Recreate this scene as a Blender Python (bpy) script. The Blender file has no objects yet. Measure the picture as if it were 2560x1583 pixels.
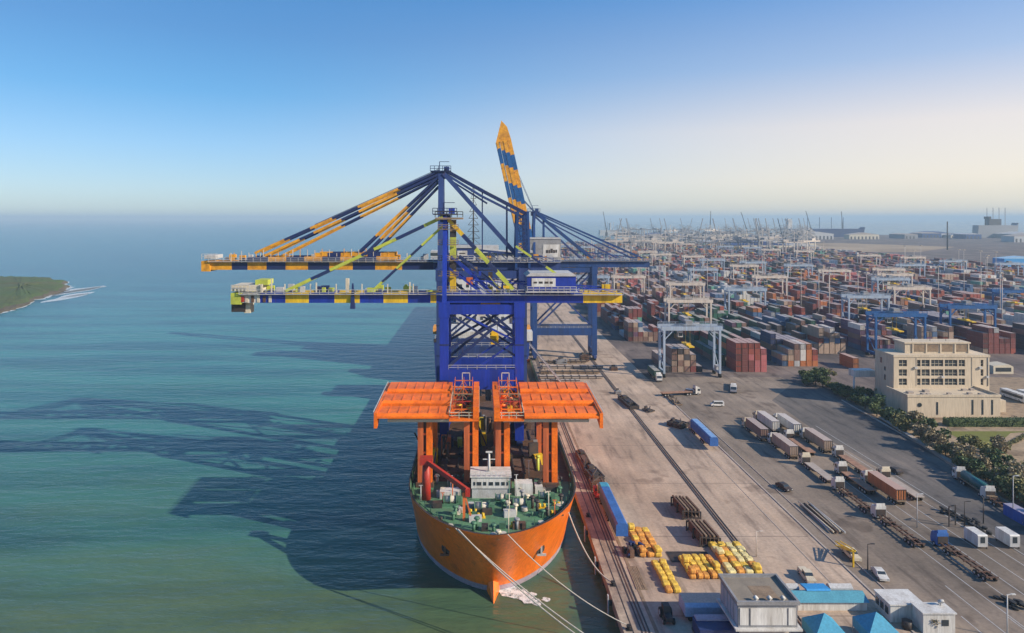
import bpy, math, random
from mathutils import Vector, Matrix
random.seed(7)
R = math.radians
S = bpy.context.scene
COL = S.collection
# ------------------------------------------------------------------ camera
CAMZ = 70.0
cd = bpy.data.cameras.new('camera'); cam = bpy.data.objects.new('camera', cd); COL.objects.link(cam)
cam.location = (0, 0, CAMZ); cam.rotation_euler = (R(90), 0, 0); cd.shift_x = 80 / 2560.0; cd.shift_y = -246.5 / 2560.0
cd.sensor_width = 36; cd.lens = 36 * 1707 / 2560.0; cd.clip_start = 1; cd.clip_end = 60000
S.camera = cam
# ------------------------------------------------------------------ sun, sky, exposure
SUN_EL, SUN_AZ = R(28), R(-24)          # azimuth measured from +X towards +Y
sv = Vector((math.cos(SUN_AZ) * math.cos(SUN_EL), math.sin(SUN_AZ) * math.cos(SUN_EL), math.sin(SUN_EL)))
sl = bpy.data.lights.new('sun', 'SUN'); sl.energy = 5.0; sl.angle = R(0.5); sl.color = (1, .87, .69)
so = bpy.data.objects.new('sun', sl); COL.objects.link(so); so.rotation_euler = sv.to_track_quat('Z', 'Y').to_euler()
W = bpy.data.worlds.new("World"); S.world = W; W.use_nodes = True
def N(nt, typ, **kw):
    n = nt.nodes.new(typ)
    for k, v in kw.items():
        if k.startswith('i_'):
            key = k[2:].replace('_', ' ')
            n.inputs[int(key) if key.isdigit() else key].default_value = v
        else: setattr(n, k, v)
    return n
def ramp(nt, pts, fac=None):
    r = nt.nodes.new('ShaderNodeValToRGB'); e = r.color_ramp.elements
    e[0].position, e[0].color = pts[0][0], (*pts[0][1], 1)
    e[1].position, e[1].color = pts[-1][0], (*pts[-1][1], 1)
    for p, c in pts[1:-1]:
        x = e.new(p); x.color = (*c, 1)
    if fac is not None: nt.links.new(fac, r.inputs[0])
    return r
nt = W.node_tree; nt.nodes.clear(); L = nt.links.new
sky = N(nt, 'ShaderNodeTexSky', sky_type='NISHITA', sun_disc=False, sun_elevation=SUN_EL, sun_rotation=R(117), altitude=20, dust_density=0.3, ozone_density=3.0)
bg = N(nt, 'ShaderNodeBackground'); bg.inputs[1].default_value = 0.05; L(sky.outputs[0], bg.inputs[0])
tc = N(nt, 'ShaderNodeTexCoord'); sep = N(nt, 'ShaderNodeSeparateXYZ'); L(tc.outputs['Generated'], sep.inputs[0])
rl = ramp(nt, [(0, (.15, .30, .42)), (.04, (.17, .33, .52)), (.10, (.10, .30, .58)), (.17, (.0, .22, .52)), (.25, (.0, .155, .43)), (1, (0, .10, .34))], sep.outputs[2])
rr = ramp(nt, [(0, (.50, .48, .46)), (.05, (.80, .64, .52)), (.12, (.80, .64, .54)), (.2, (.34, .42, .60)), (.32, (.04, .22, .57)), (1, (.0, .12, .38))], sep.outputs[2])
az = N(nt, 'ShaderNodeMapRange', interpolation_type='SMOOTHSTEP'); az.inputs['From Min'].default_value = -.40; az.inputs['From Max'].default_value = .66
L(sep.outputs[0], az.inputs[0])
mx = N(nt, 'ShaderNodeMixRGB'); L(az.outputs[0], mx.inputs[0]); L(rl.outputs[0], mx.inputs[1]); L(rr.outputs[0], mx.inputs[2])
bg2 = N(nt, 'ShaderNodeBackground'); bg2.inputs[1].default_value = .66; L(mx.outputs[0], bg2.inputs[0])
ad = N(nt, 'ShaderNodeAddShader'); L(bg.outputs[0], ad.inputs[0]); L(bg2.outputs[0], ad.inputs[1])
wo = N(nt, 'ShaderNodeOutputWorld'); L(ad.outputs[0], wo.inputs[0])
S.view_settings.view_transform = 'Standard'; S.view_settings.look = 'None'; S.view_settings.gamma = 1
S.view_settings.exposure = 0.35
S.render.engine = 'CYCLES'; S.cycles.use_denoising = True
S.cycles.max_bounces = 5; S.cycles.volume_bounces = 0; S.cycles.diffuse_bounces = 2; S.cycles.glossy_bounces = 2
S.cycles.transparent_max_bounces = 6

# ------------------------------------------------------------------ helpers
K = 2560 / 2445.0
def G(xd, yd, z=0.0):
    "point on the plane at height z under a pixel of the photograph (2445 wide)"
    d = Vector(((xd * K - 1200) / 1707.0, 1, -(yd * K - 545) / 1707.0))
    t = (z - CAMZ) / d.z
    return Vector((d.x * t, d.y * t, z))
def GN(xn, yn, z=0.0): return G(xn / K, yn / K, z)

class MB:
    def __init__(s): s.v = []; s.f = []; s.m = []; s.sm = []
    def face(s, pts, m=0, smooth=False):
        n = len(s.v); s.v += [tuple(p) for p in pts]; s.f.append(tuple(range(n, n + len(pts)))); s.m.append(m); s.sm.append(smooth)
    def hexa(s, p, m=0, mt=None):
        n = len(s.v); s.v += [tuple(q) for q in p]
        for k, f in enumerate(((0, 3, 2, 1), (4, 5, 6, 7), (0, 1, 5, 4), (1, 2, 6, 5), (2, 3, 7, 6), (3, 0, 4, 7))):
            s.f.append(tuple(n + i for i in f)); s.m.append(mt if (mt is not None and k == 1) else m); s.sm.append(False)
    def box(s, c, d, m=0, rz=0, tx=1, ty=1, mt=None):
        x, y, z = [q / 2 for q in d]; p = []
        ca, sa = math.cos(rz), math.sin(rz)
        for zz, ax, ay in ((-z, 1, 1), (z, tx, ty)):
            for a, b in ((-1, -1), (1, -1), (1, 1), (-1, 1)):
                X, Y = a * x * ax, b * y * ay
                p.append((c[0] + X * ca - Y * sa, c[1] + X * sa + Y * ca, c[2] + zz))
        s.hexa(p, m, mt)
    def bb(s, x0, x1, y0, y1, z0, z1, m=0, mt=None): s.box(((x0 + x1) / 2, (y0 + y1) / 2, (z0 + z1) / 2), (x1 - x0, y1 - y0, z1 - z0), m, mt=mt)
    def bar(s, a, b, w, h=None, m=0):
        a, b = Vector(a), Vector(b); h = h or w; d = (b - a).normalized()
        up = Vector((0, 1, 0)) if abs(d.y) < .9 else Vector((0, 0, 1))
        u = d.cross(up).normalized(); v = u.cross(d)
        p = []
        for q in (a, b):
            for i, j in ((-1, -1), (1, -1), (1, 1), (-1, 1)): p.append(q + u * (i * h / 2) + v * (j * w / 2))
        s.hexa(p, m)
    def bands(s, a, b, w, h, seq, fr=None):
        "bar split in coloured bands; seq = material indices, fr = end fractions"
        a, b = Vector(a), Vector(b); n = len(seq); fr = fr or [(i + 1) / n for i in range(n)]; t0 = 0
        for mi, t in zip(seq, fr):
            s.bar(a.lerp(b, t0), a.lerp(b, t), w, h, mi); t0 = t
    def tube(s, a, b, r, n=8, m=0, r2=None, cap=True):
        a, b = Vector(a), Vector(b); r2 = r if r2 is None else r2; d = (b - a).normalized()
        up = Vector((0, 0, 1)) if abs(d.z) < .9 else Vector((1, 0, 0)); u = d.cross(up).normalized(); v = u.cross(d)
        k = len(s.v)
        for q, rr_ in ((a, r), (b, r2)):
            for i in range(n):
                t = 2 * math.pi * i / n; s.v.append(tuple(q + u * (rr_ * math.cos(t)) + v * (rr_ * math.sin(t))))
        for i in range(n):
            j = (i + 1) % n; s.f.append((k + i, k + j, k + n + j, k + n + i)); s.m.append(m); s.sm.append(n > 5)
        if cap:
            s.f.append(tuple(k + i for i in reversed(range(n)))); s.m.append(m); s.sm.append(False)
            s.f.append(tuple(k + n + i for i in range(n))); s.m.append(m); s.sm.append(False)
    def path(s, pts, r, n=6, m=0):
        for a, b in zip(pts, pts[1:]): s.tube(a, b, r, n, m)
    def ext(s, poly, x0, x1, m=0, axis='x', ms=None):
        "extrude a (u,z) polygon along x (u=y) or along y (u=x)"
        f = (lambda t, u, z: (t, u, z)) if axis == 'x' else (lambda t, u, z: (u, t, z))
        n = len(poly); k = len(s.v)
        for t in (x0, x1): s.v += [f(t, u, z) for u, z in poly]
        for i in range(n):
            j = (i + 1) % n; s.f.append((k + i, k + j, k + n + j, k + n + i)); s.m.append(ms[i] if ms else m); s.sm.append(False)
        s.f.append(tuple(k + i for i in range(n))); s.m.append(m); s.sm.append(False)
        s.f.append(tuple(k + n + i for i in reversed(range(n)))); s.m.append(m); s.sm.append(False)
    def rail(s, pts, h=1.1, r=.05, step=2.5, m=0):
        for a, b in zip(pts, pts[1:]):
            a, b = Vector(a), Vector(b); n = max(1, int((b - a).length / step))
            for hh in (h, h * .5): s.bar(a + Vector((0, 0, hh)), b + Vector((0, 0, hh)), r * 2, r * 2, m)
            for i in range(n + 1):
                p = a.lerp(b, i / n); s.bar(p, p + Vector((0, 0, h)), r * 2, r * 2, m)
    def mesh(s, name, mats):
        me = bpy.data.meshes.new(name); me.from_pydata(s.v, [], s.f)
        for mm in (mats if isinstance(mats, (list, tuple)) else [mats]): me.materials.append(mm)
        me.polygons.foreach_set('material_index', s.m); me.polygons.foreach_set('use_smooth', s.sm); me.update()
        return me
    def build(s, name, mats, parent=None, loc=(0, 0, 0), label=None):
        o = bpy.data.objects.new(name, s.mesh(name, mats)); COL.objects.link(o); o.location = loc
        if parent: o.parent = parent
        if label: o['label'] = label
        return o
def tag(o, label=None, cat=None, group=None, kind=None):
    if label: o['label'] = label
    if cat: o['category'] = cat
    if group: o['group'] = group
    if kind: o['kind'] = kind
    return o
def thing(name, loc, label, cat, group=None, rz=0):
    o = bpy.data.objects.new(name, None); COL.objects.link(o); o.location = loc; o.rotation_euler = (0, 0, rz)
    o.empty_display_size = .5
    return tag(o, label, cat, group)
def copy_tree(o, parent=None):
    c = o.copy(); COL.objects.link(c); c.parent = parent
    for ch in KIDS(o): copy_tree(ch, c)
    return c
def KIDS(o): return list(o.children)
def place(o, loc, rz, label, group=None):
    o.location = loc; o.rotation_euler = (0, 0, rz); o['label'] = label
    if group: o['group'] = group
    return o

ORD = ['first', 'second', 'third', 'fourth', 'fifth', 'sixth', 'seventh', 'eighth', 'ninth', 'tenth', 'eleventh', 'twelfth', 'thirteenth', 'fourteenth', 'fifteenth', 'sixteenth', 'seventeenth', 'eighteenth', 'nineteenth', 'twentieth']
# ------------------------------------------------------------------ materials
def mat(name, c, rough=.6, dirt=.25, dc=None, scale=.35, metal=0, bump=0, bscale=6, streak=False, spec=.4):
    m = bpy.data.materials.new(name); m.use_nodes = True; nt = m.node_tree; L = nt.links.new
    b = nt.nodes['Principled BSDF']; b.inputs['Roughness'].default_value = rough; b.inputs['Metallic'].default_value = metal
    b.inputs['Specular IOR Level'].default_value = spec
    tc = N(nt, 'ShaderNodeTexCoord'); mp = N(nt, 'ShaderNodeMapping'); L(tc.outputs['Object'], mp.inputs[0])
    if streak: mp.inputs['Scale'].default_value = (1, 1, .12)
    nz = N(nt, 'ShaderNodeTexNoise'); nz.inputs['Scale'].default_value = scale; nz.inputs['Detail'].default_value = 7; nz.inputs['Roughness'].default_value = .65
    L(mp.outputs[0], nz.inputs[0])
    dc = dc or tuple(x * .45 for x in c)
    r = ramp(nt, [(.42, c), (.72, tuple(c[i] * (1 - dirt) + dc[i] * dirt for i in range(3)))], nz.outputs[0])
    r.color_ramp.elements[1].position = .66
    n2 = N(nt, 'ShaderNodeTexNoise'); n2.inputs['Scale'].default_value = scale * 9; n2.inputs['Detail'].default_value = 4
    L(mp.outputs[0], n2.inputs[0])
    r2 = ramp(nt, [(.3, (.82,) * 3), (.75, (1.12,) * 3)], n2.outputs[0])
    mu = N(nt, 'ShaderNodeMixRGB', blend_type='MULTIPLY'); mu.inputs[0].default_value = 1
    L(r.outputs[0], mu.inputs[1]); L(r2.outputs[0], mu.inputs[2]); L(mu.outputs[0], b.inputs['Base Color'])
    if bump:
        n3 = N(nt, 'ShaderNodeTexNoise'); n3.inputs['Scale'].default_value = bscale; n3.inputs['Detail'].default_value = 5
        L(tc.outputs['Object'], n3.inputs[0]); bp = N(nt, 'ShaderNodeBump'); bp.inputs['Strength'].default_value = bump; bp.inputs['Distance'].default_value = .1
        L(n3.outputs[0], bp.inputs['Height']); L(bp.outputs[0], b.inputs['Normal'])
    return m
rust = (.16, .06, .025)
M = dict(
    blue=mat('crane_blue', (.012, .04, .36), .45, .5, (.01, .02, .08), .25, streak=True),
    navy=mat('crane_navy', (.014, .03, .12), .5, .5, (.03, .03, .05), .3),
    steelblue=mat('crane_grey_blue', (.03, .06, .20), .5, .5, (.02, .03, .08), .25, streak=True),
    teal=mat('crane_teal', (.012, .055, .20), .5, .5, (.02, .03, .06), .25, streak=True),
    yellow=mat('crane_yellow', (.80, .52, .02), .5, .55, (.30, .16, .02), .5, streak=True),
    amber=mat('crane_amber', (.82, .37, .02), .5, .6, (.25, .09, .02), .5),
    lime=mat('crane_lime', (.50, .55, .07), .5, .5, (.2, .2, .05), .5),
    skyblue=mat('boom_blue', (.01, .10, .30), .5, .4, (.01, .03, .10), .4),
    orange=mat('hull_orange', (.96, .205, .006), .36, .45, (.50, .08, .01), .22, streak=True, spec=.5, bump=.12, bscale=.5),
    roofor=mat('gantry_orange', (.95, .19, .01), .45, .5, (.30, .04, .01), .3),
    colred=mat('column_red_orange', (.70, .165, .045), .5, .6, (.18, .05, .03), .4, streak=True),
    red=mat('red_paint', (.42, .03, .02), .5, .5, rust, .5),
    green=mat('deck_green', (.10, .24, .13), .7, .6, (.10, .12, .07), .4),
    greenc=mat('fitting_green', (.08, .20, .12), .6, .5, (.05, .06, .04), .8),
    white=mat('white_paint', (.66, .65, .62), .55, .5, (.28, .23, .18), .5, streak=True),
    cream=mat('cream_paint', (.62, .55, .42), .7, .3, (.35, .28, .2), .5),
    boot=mat('boot_line', (.45, .36, .42), .6, .5, (.2, .15, .18), .4),
    black=mat('black_rubber', (.015, .015, .016), .7, .3),
    dark=mat('dark_steel', (.035, .033, .035), .6, .6, (.10, .06, .04), .7),
    brown=mat('rusty_steel', (.13, .07, .045), .75, .6, (.04, .025, .02), .7),
    grey=mat('grey_steel', (.28, .28, .29), .6, .5, (.12, .11, .10), .5),
    lgrey=mat('light_grey', (.5, .5, .5), .6, .4, (.25, .23, .2), .5),
    paleblue=mat('gantry_pale_blue', (.34, .42, .52), .55, .4, (.2, .18, .16), .4, streak=True),
    palecream=mat('gantry_cream', (.62, .54, .46), .55, .4, (.3, .2, .15), .4, streak=True),
    glass=mat('window_glass', (.03, .04, .05), .12, .3, (.08, .09, .08), .6, spec=.8),
    concrete=mat('concrete', (.42, .36, .31), .85, .4, (.25, .2, .17), .3),
    wood=mat('timber', (.28, .20, .13), .8, .6, (.10, .07, .05), .6),
    rope=mat('mooring_rope', (.55, .50, .42), .9, .3),
    bluec=mat('blue_tarpaulin', (.04, .14, .42), .5, .5, (.02, .06, .2), .3, bump=.3, bscale=1),
    tent=mat('turquoise_canvas', (.05, .30, .45), .6, .3, (.03, .15, .3), .3),
    sheet=mat('bright_blue_sheet', (.03, .28, .62), .5, .3, (.03, .2, .4), .3),
    building=mat('cream_render', (.60, .50, .37), .85, .3, (.38, .30, .21), .25, streak=True, bump=.1),
    bag=mat('yellow_sacking', (.75, .50, .07), .8, .5, (.45, .22, .04), .8, bump=.6, bscale=1.6),
    bagpale=mat('pale_yellow_sacking', (.72, .62, .30), .8, .5, (.5, .4, .1), .8, bump=.6, bscale=1.6),
    bagor=mat('orange_sacking', (.70, .32, .06), .8, .6, (.35, .12, .03), .8, bump=.6, bscale=1.6),
    trunk=mat('bark', (.09, .06, .04), .9, .4),
    lawn=mat('lawn', (.16, .17, .03), .95, .5, (.12, .10, .04), .2, bump=.3, bscale=3),
)
def scuff(m, col, sc, lo, hi, amt, stretch=(1, 1, .12)):
    nt = m.node_tree; b = nt.nodes['Principled BSDF']; L = nt.links.new; old = b.inputs['Base Color'].links[0].from_socket
    tc = N(nt, 'ShaderNodeTexCoord'); mp = N(nt, 'ShaderNodeMapping'); mp.inputs['Scale'].default_value = stretch; mp.inputs['Location'].default_value = (7, 3, 1); L(tc.outputs['Object'], mp.inputs[0])
    n = N(nt, 'ShaderNodeTexNoise'); n.inputs['Scale'].default_value = sc; n.inputs['Detail'].default_value = 8; n.inputs['Roughness'].default_value = .7; L(mp.outputs[0], n.inputs[0])
    r = ramp(nt, [(lo, (0, 0, 0)), (hi, (amt,) * 3)], n.outputs[0]); mi = N(nt, 'ShaderNodeMixRGB'); L(r.outputs[0], mi.inputs[0]); L(old, mi.inputs[1]); mi.inputs[2].default_value = (*col, 1); L(mi.outputs[0], b.inputs['Base Color'])
scuff(M['orange'], (.85, .45, .2), .9, .63, .70, .4); scuff(M['orange'], (.26, .07, .02), .5, .58, .66, .45)
for k_ in ('blue', 'steelblue', 'teal', 'roofor', 'colred', 'yellow', 'amber'): scuff(M[k_], (.10, .045, .025), .8, .60, .70, .55)
for k_ in ('white', 'lgrey'): scuff(M[k_], (.20, .13, .08), .9, .58, .70, .6)
def leafmat(name, a, b):
    m = bpy.data.materials.new(name); m.use_nodes = True; nt = m.node_tree
    bs = nt.nodes['Principled BSDF']; bs.inputs['Roughness'].default_value = .7
    g = N(nt, 'ShaderNodeNewGeometry'); r = ramp(nt, [(0, a), (1, b)], g.outputs['Random Per Island']); nt.links.new(r.outputs[0], bs.inputs[0])
    return m
LEAF = [leafmat('leaf_green', (.03, .06, .015), (.15, .18, .045)), leafmat('leaf_olive', (.07, .075, .02), (.26, .23, .08)),
        leafmat('leaf_dry', (.13, .10, .045), (.40, .32, .19)), leafmat('leaf_dark', (.015, .04, .012), (.07, .12, .03))]

def container_mat(name, c):
    m = mat(name, c, .6, .55, tuple(x * .5 + y * .3 for x, y in zip(c, (.12, .09, .07))), .25, streak=True)
    nt = m.node_tree; b = nt.nodes['Principled BSDF']; L = nt.links.new
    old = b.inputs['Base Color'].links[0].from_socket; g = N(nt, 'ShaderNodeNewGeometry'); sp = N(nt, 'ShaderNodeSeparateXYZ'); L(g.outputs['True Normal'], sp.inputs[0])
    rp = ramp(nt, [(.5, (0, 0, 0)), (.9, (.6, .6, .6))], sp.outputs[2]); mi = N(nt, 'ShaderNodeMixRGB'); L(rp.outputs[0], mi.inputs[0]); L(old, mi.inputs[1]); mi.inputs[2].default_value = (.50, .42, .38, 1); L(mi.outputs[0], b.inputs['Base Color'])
    tc = N(nt, 'ShaderNodeTexCoord'); w = N(nt, 'ShaderNodeTexWave', wave_type='BANDS', bands_direction='DIAGONAL'); w.inputs['Scale'].default_value = 1.6
    mp = N(nt, 'ShaderNodeMapping'); mp.inputs['Scale'].default_value = (1, 1, 0); L(tc.outputs['Object'], mp.inputs[0]); L(mp.outputs[0], w.inputs[0])
    bp = N(nt, 'ShaderNodeBump'); bp.inputs['Distance'].default_value = .06; bp.inputs['Strength'].default_value = .6; L(w.outputs['Fac'], bp.inputs['Height']); L(bp.outputs[0], b.inputs['Normal'])
    return m
CC = [('maroon', (.20, .055, .05)), ('brick red', (.33, .075, .05)), ('dusty brown', (.24, .14, .11)), ('tan', (.42, .30, .22)), ('rust orange', (.45, .15, .05)),
      ('dark green', (.03, .12, .08)), ('mint green', (.12, .34, .26)), ('navy blue', (.03, .05, .14)), ('steel blue', (.07, .14, .26)), ('pale grey', (.45, .45, .45)),
      ('off white', (.66, .63, .58)), ('charcoal', (.07, .065, .07)), ('rose pink', (.48, .14, .14)), ('ochre', (.55, .35, .12)), ('plum', (.16, .08, .14)), ('bright blue', (.02, .10, .42))]
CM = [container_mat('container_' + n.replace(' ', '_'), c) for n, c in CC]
CI = {n: i for i, (n, c) in enumerate(CC)}

# ------------------------------------------------------------------ water
def water_mat():
    m = bpy.data.materials.new('sea_water'); m.use_nodes = True; nt = m.node_tree; L = nt.links.new
    b = nt.nodes['Principled BSDF']; b.inputs['Roughness'].default_value = .2; b.inputs['IOR'].default_value = 1.33; b.inputs['Specular IOR Level'].default_value = .42
    tc = N(nt, 'ShaderNodeTexCoord'); sp = N(nt, 'ShaderNodeSeparateXYZ'); L(tc.outputs['Object'], sp.inputs[0])
    def nz(sc, s, d=5, rough=.6, off=0):
        mp = N(nt, 'ShaderNodeMapping'); mp.inputs['Scale'].default_value = sc; mp.inputs['Location'].default_value = (off, off, 0); L(tc.outputs['Object'], mp.inputs[0])
        n = N(nt, 'ShaderNodeTexNoise'); n.inputs['Scale'].default_value = s; n.inputs['Detail'].default_value = d; n.inputs['Roughness'].default_value = rough
        L(mp.outputs[0], n.inputs[0]); return n
    # turbidity: silty green water close to the quay, bluer offshore
    n1 = nz((1, 2.2, 1), .011, 4)
    mr = N(nt, 'ShaderNodeMapRange'); mr.inputs['From Min'].default_value = 110; mr.inputs['From Max'].default_value = 900
    L(sp.outputs[1], mr.inputs[0])
    ma = N(nt, 'ShaderNodeMath', operation='MULTIPLY_ADD'); L(n1.outputs[0], ma.inputs[0]); ma.inputs[1].default_value = .45; ma.inputs[2].default_value = -.225
    pw = N(nt, 'ShaderNodeMath', operation='POWER', use_clamp=True); L(mr.outputs[0], pw.inputs[0]); pw.inputs[1].default_value = .5
    sm = N(nt, 'ShaderNodeMath', operation='ADD', use_clamp=True); L(pw.outputs[0], sm.inputs[0]); L(ma.outputs[0], sm.inputs[1])
    r = ramp(nt, [(0, (.105, .125, .055)), (.14, (.075, .13, .07)), (.28, (.042, .135, .10)), (.45, (.040, .165, .145)), (.7, (.032, .17, .175)), (1, (.010, .10, .13))], sm.outputs[0])
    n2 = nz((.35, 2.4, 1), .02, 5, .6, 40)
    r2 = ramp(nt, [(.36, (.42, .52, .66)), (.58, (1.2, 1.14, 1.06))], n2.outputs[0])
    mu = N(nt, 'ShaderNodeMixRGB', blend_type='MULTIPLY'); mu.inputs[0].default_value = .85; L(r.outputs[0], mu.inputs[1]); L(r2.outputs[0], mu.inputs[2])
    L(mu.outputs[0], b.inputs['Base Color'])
    h1 = nz((.55, 1.5, 1), .13, 4, .55); h2 = nz((.6, 1.6, 1), .55, 3, .6)
    mA = N(nt, 'ShaderNodeMath', operation='MULTIPLY_ADD'); L(h2.outputs[0], mA.inputs[0]); mA.inputs[1].default_value = .25; L(h1.outputs[0], mA.inputs[2])
    bp = N(nt, 'ShaderNodeBump'); bp.inputs['Strength'].default_value = .6; bp.inputs['Distance'].default_value = 1.2; L(mA.outputs[0], bp.inputs['Height']); L(bp.outputs[0], b.inputs['Normal'])
    return m
WZ = -3.5
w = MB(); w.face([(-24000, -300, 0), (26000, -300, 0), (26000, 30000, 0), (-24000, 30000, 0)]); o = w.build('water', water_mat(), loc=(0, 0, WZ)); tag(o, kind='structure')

# ------------------------------------------------------------------ land
def ground_mat(name, c1, c2, c3, sc=.02, streak=(1, .12, 1), crack=0):
    m = bpy.data.materials.new(name); m.use_nodes = True; nt = m.node_tree; L = nt.links.new
    b = nt.nodes['Principled BSDF']; b.inputs['Roughness'].default_value = .9; b.inputs['Specular IOR Level'].default_value = .2
    tc = N(nt, 'ShaderNodeTexCoord')
    def nz(scale, s, d=6, off=0):
        mp = N(nt, 'ShaderNodeMapping'); mp.inputs['Scale'].default_value = scale; mp.inputs['Location'].default_value = (off, off * 2, 0); L(tc.outputs['Object'], mp.inputs[0])
        n = N(nt, 'ShaderNodeTexNoise'); n.inputs['Scale'].default_value = s; n.inputs['Detail'].default_value = d; n.inputs['Roughness'].default_value = .62; L(mp.outputs[0], n.inputs[0]); return n
    a = nz((1, 1, 1), sc * 1.2); r1 = ramp(nt, [(.36, c1), (.52, c2), (.68, c3)], a.outputs[0])
    s = nz(streak, .35, 5, 30); r2 = ramp(nt, [(.34, (.55, .54, .55)), (.46, (.93, .93, .93)), (.68, (1.18, 1.15, 1.1))], s.outputs[0])
    f = nz((1, 1, 1), 1.4, 4, 9); r3 = ramp(nt, [(.3, (.82,) * 3), (.7, (1.14,) * 3)], f.outputs[0])
    q = nz((1, 1, 1), .07, 3, 60); r4 = ramp(nt, [(.60, (1, 1, 1)), (.66, (.62, .6, .6))], q.outputs[0])
    x = r1.outputs[0]
    for rr_ in (r2, r3, r4):
        mu = N(nt, 'ShaderNodeMixRGB', blend_type='MULTIPLY'); mu.inputs[0].default_value = .9; L(x, mu.inputs[1]); L(rr_.outputs[0], mu.inputs[2]); x = mu.outputs[0]
    L(x, b.inputs['Base Color'])
    bp = N(nt, 'ShaderNodeBump'); bp.inputs['Distance'].default_value = .05; bp.inputs['Strength'].default_value = .5; L(f.outputs[0], bp.inputs['Height']); L(bp.outputs[0], b.inputs['Normal'])
    return m
M['asphalt'] = ground_mat('worn_asphalt', (.16, .13, .105), (.245, .195, .155), (.33, .265, .21))
M['yard'] = ground_mat('yard_paving', (.10, .085, .08), (.15, .12, .11), (.25, .20, .17))
M['apron'] = ground_mat('quay_concrete', (.35, .265, .20), (.44, .335, .255), (.53, .41, .315), .03)
M['edge'] = ground_mat('quay_edge_concrete', (.22, .165, .14), (.34, .27, .21), (.47, .38, .29), .12)
M['roadshade'] = ground_mat('shade_tinted_asphalt', (.10, .092, .09), (.14, .125, .115), (.20, .17, .15))  # asphalt darkened to paint in the shade of the verge trees
M['sand'] = ground_mat('sandy_ground', (.26, .19, .13), (.36, .27, .18), (.45, .35, .24), .004, (1, 1, 1))
QX = 24.3
def poly_slab(name, pts, z, th, m, kind='structure'):
    b = MB(); n = len(pts)
    b.face([(x, y, z) for x, y in pts], 0)
    if th:
        for i in range(n):
            (x0, y0), (x1, y1) = pts[i], pts[(i + 1) % n]
            b.face([(x0, y0, z - th), (x1, y1, z - th), (x1, y1, z), (x0, y0, z)], 0)
    o = b.build(name, m); tag(o, kind=kind); return o
coast = [(QX + 4, -60), (12000, -60), (12000, 3300), (5200, 2950), (3000, 2800), (1900, 2750), (1300, 2900), (950, 2950), (600, 2500), (330, 1900), (170, 1350), (QX + 4, 1150)]
poly_slab('ground', coast, -.012, 6, M['yard'])
poly_slab('quay_apron', [(QX + 4, -50), (73, -50), (73, 1140), (QX + 4, 1140)], 0, 0, M['apron'])
b = MB(); b.bb(QX, QX + 4, -50, 1140, -1.6, .05, 0); o = b.build('quay_edge', M['edge']); tag(o, kind='structure')
poly_slab('access_road', [(82, -50), (112, -50), (118, 120), (124, 160), (134, 205), (139, 300), (150, 306), (2000, 306), (2000, 290), (150, 290), (146, 262), (146, 205), (136, 150), (126, 110), (122, -50)][:15], -.004, 0, M['roadshade']) if False else None
poly_slab('truck_park', [(73, -50), (121, -50), (123, 130), (128, 170), (134, 210), (137, 262), (132, 300), (73, 300)], -.004, 0, M['asphalt'])
poly_slab('access_road', [(113, 110), (123.4, 110), (125, 140), (128.4, 170), (134.4, 210), (137.4, 262), (133, 290), (112, 262), (110, 220), (112, 180)], 0, 0, M['roadshade'])  # road whose dark colour carries the tree shadows
poly_slab('forecourt', [(129, 168), (250, 168), (320, 300), (190, 300), (142, 262), (136, 210)], 0, 0, M['sand'])
poly_slab('sandy_yard', [(560, 1420), (900, 1400), (1150, 1650), (1000, 1900), (640, 1800)], 0, 0, M['sand'])
poly_slab('lawn', [(151, 203), (172.5, 222), (182, 224), (152.5, 224)], .02, 0, M['lawn'])
# expansion joints, rails, kerbs
b = MB()
for y in range(0, 900, 30): b.bb(32.5, 72, y, y + .12, .004, .008)
b.bb(54.6, 54.8, -50, 1140, .004, .02); b.bb(55.6, 55.8, -50, 1140, .004, .02)
o = b.build('paving_joints', M['dark']); tag(o, kind='structure')
for nm, x, lab in (('waterside_rail', 28.0, 'pair of steel crane rails set close to the quay edge'), ('landside_rail', 55.2, 'long dark crane rail crossing the middle of the concrete apron')):
    b = MB()
    b.bb(x - .75, x - .5, -50, 1140, .0, .10, 0); b.bb(x + .5, x + .75, -50, 1140, .0, .10, 0); b.bb(x - .12, x + .12, -50, 1140, .0, .12, 1)
    if nm[0] == 'w': b.bb(x - 2.2, x - 2.0, -50, 1140, .0, .08, 0); b.bb(x + 1.6, x + 2.2, -50, 1140, .0, .06, 2)
    o = b.build('crane_rail', [M['dark'], M['brown'], M['wood']]); tag(o, lab, 'rail', 'crane rails along the quay')
# kerb with pipe between apron and truck park
b = MB(); b.bb(73.0, 73.4, -50, 262, -.1, .14, 0); b.bb(76.2, 76.4, 120, 240, -.1, .12, 0); b.bb(67.2, 67.35, 100, 240, -.1, .05, 0)
o = b.build('kerb', M['concrete']); tag(o, kind='structure')
b = MB()
for x0, y0, y1 in ((97, 90, 185), (101, 90, 190), (105, 100, 215), (109.5, 100, 225), (93, 110, 150), (84.5, 60, 120), (88.5, 60, 130), (92.5, 60, 120), (113, 95, 230)):
    b.bb(x0, x0 + .15, y0, y1, .004, .009)
o = b.build('lane_markings', M['lgrey']); tag(o, kind='structure')
b = MB()
pts = [(131, 120), (129.6, 150), (131.6, 170), (137.5, 210), (140.4, 262)]
for (x0, y0), (x1, y1) in zip(pts, pts[1:]): b.bar((x0 - 1.6, y0, .1), (x1 - 1.6, y1, .1), .3, .5, 0)
o = b.build('verge_kerb', M['concrete']); tag(o, kind='structure')

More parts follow.
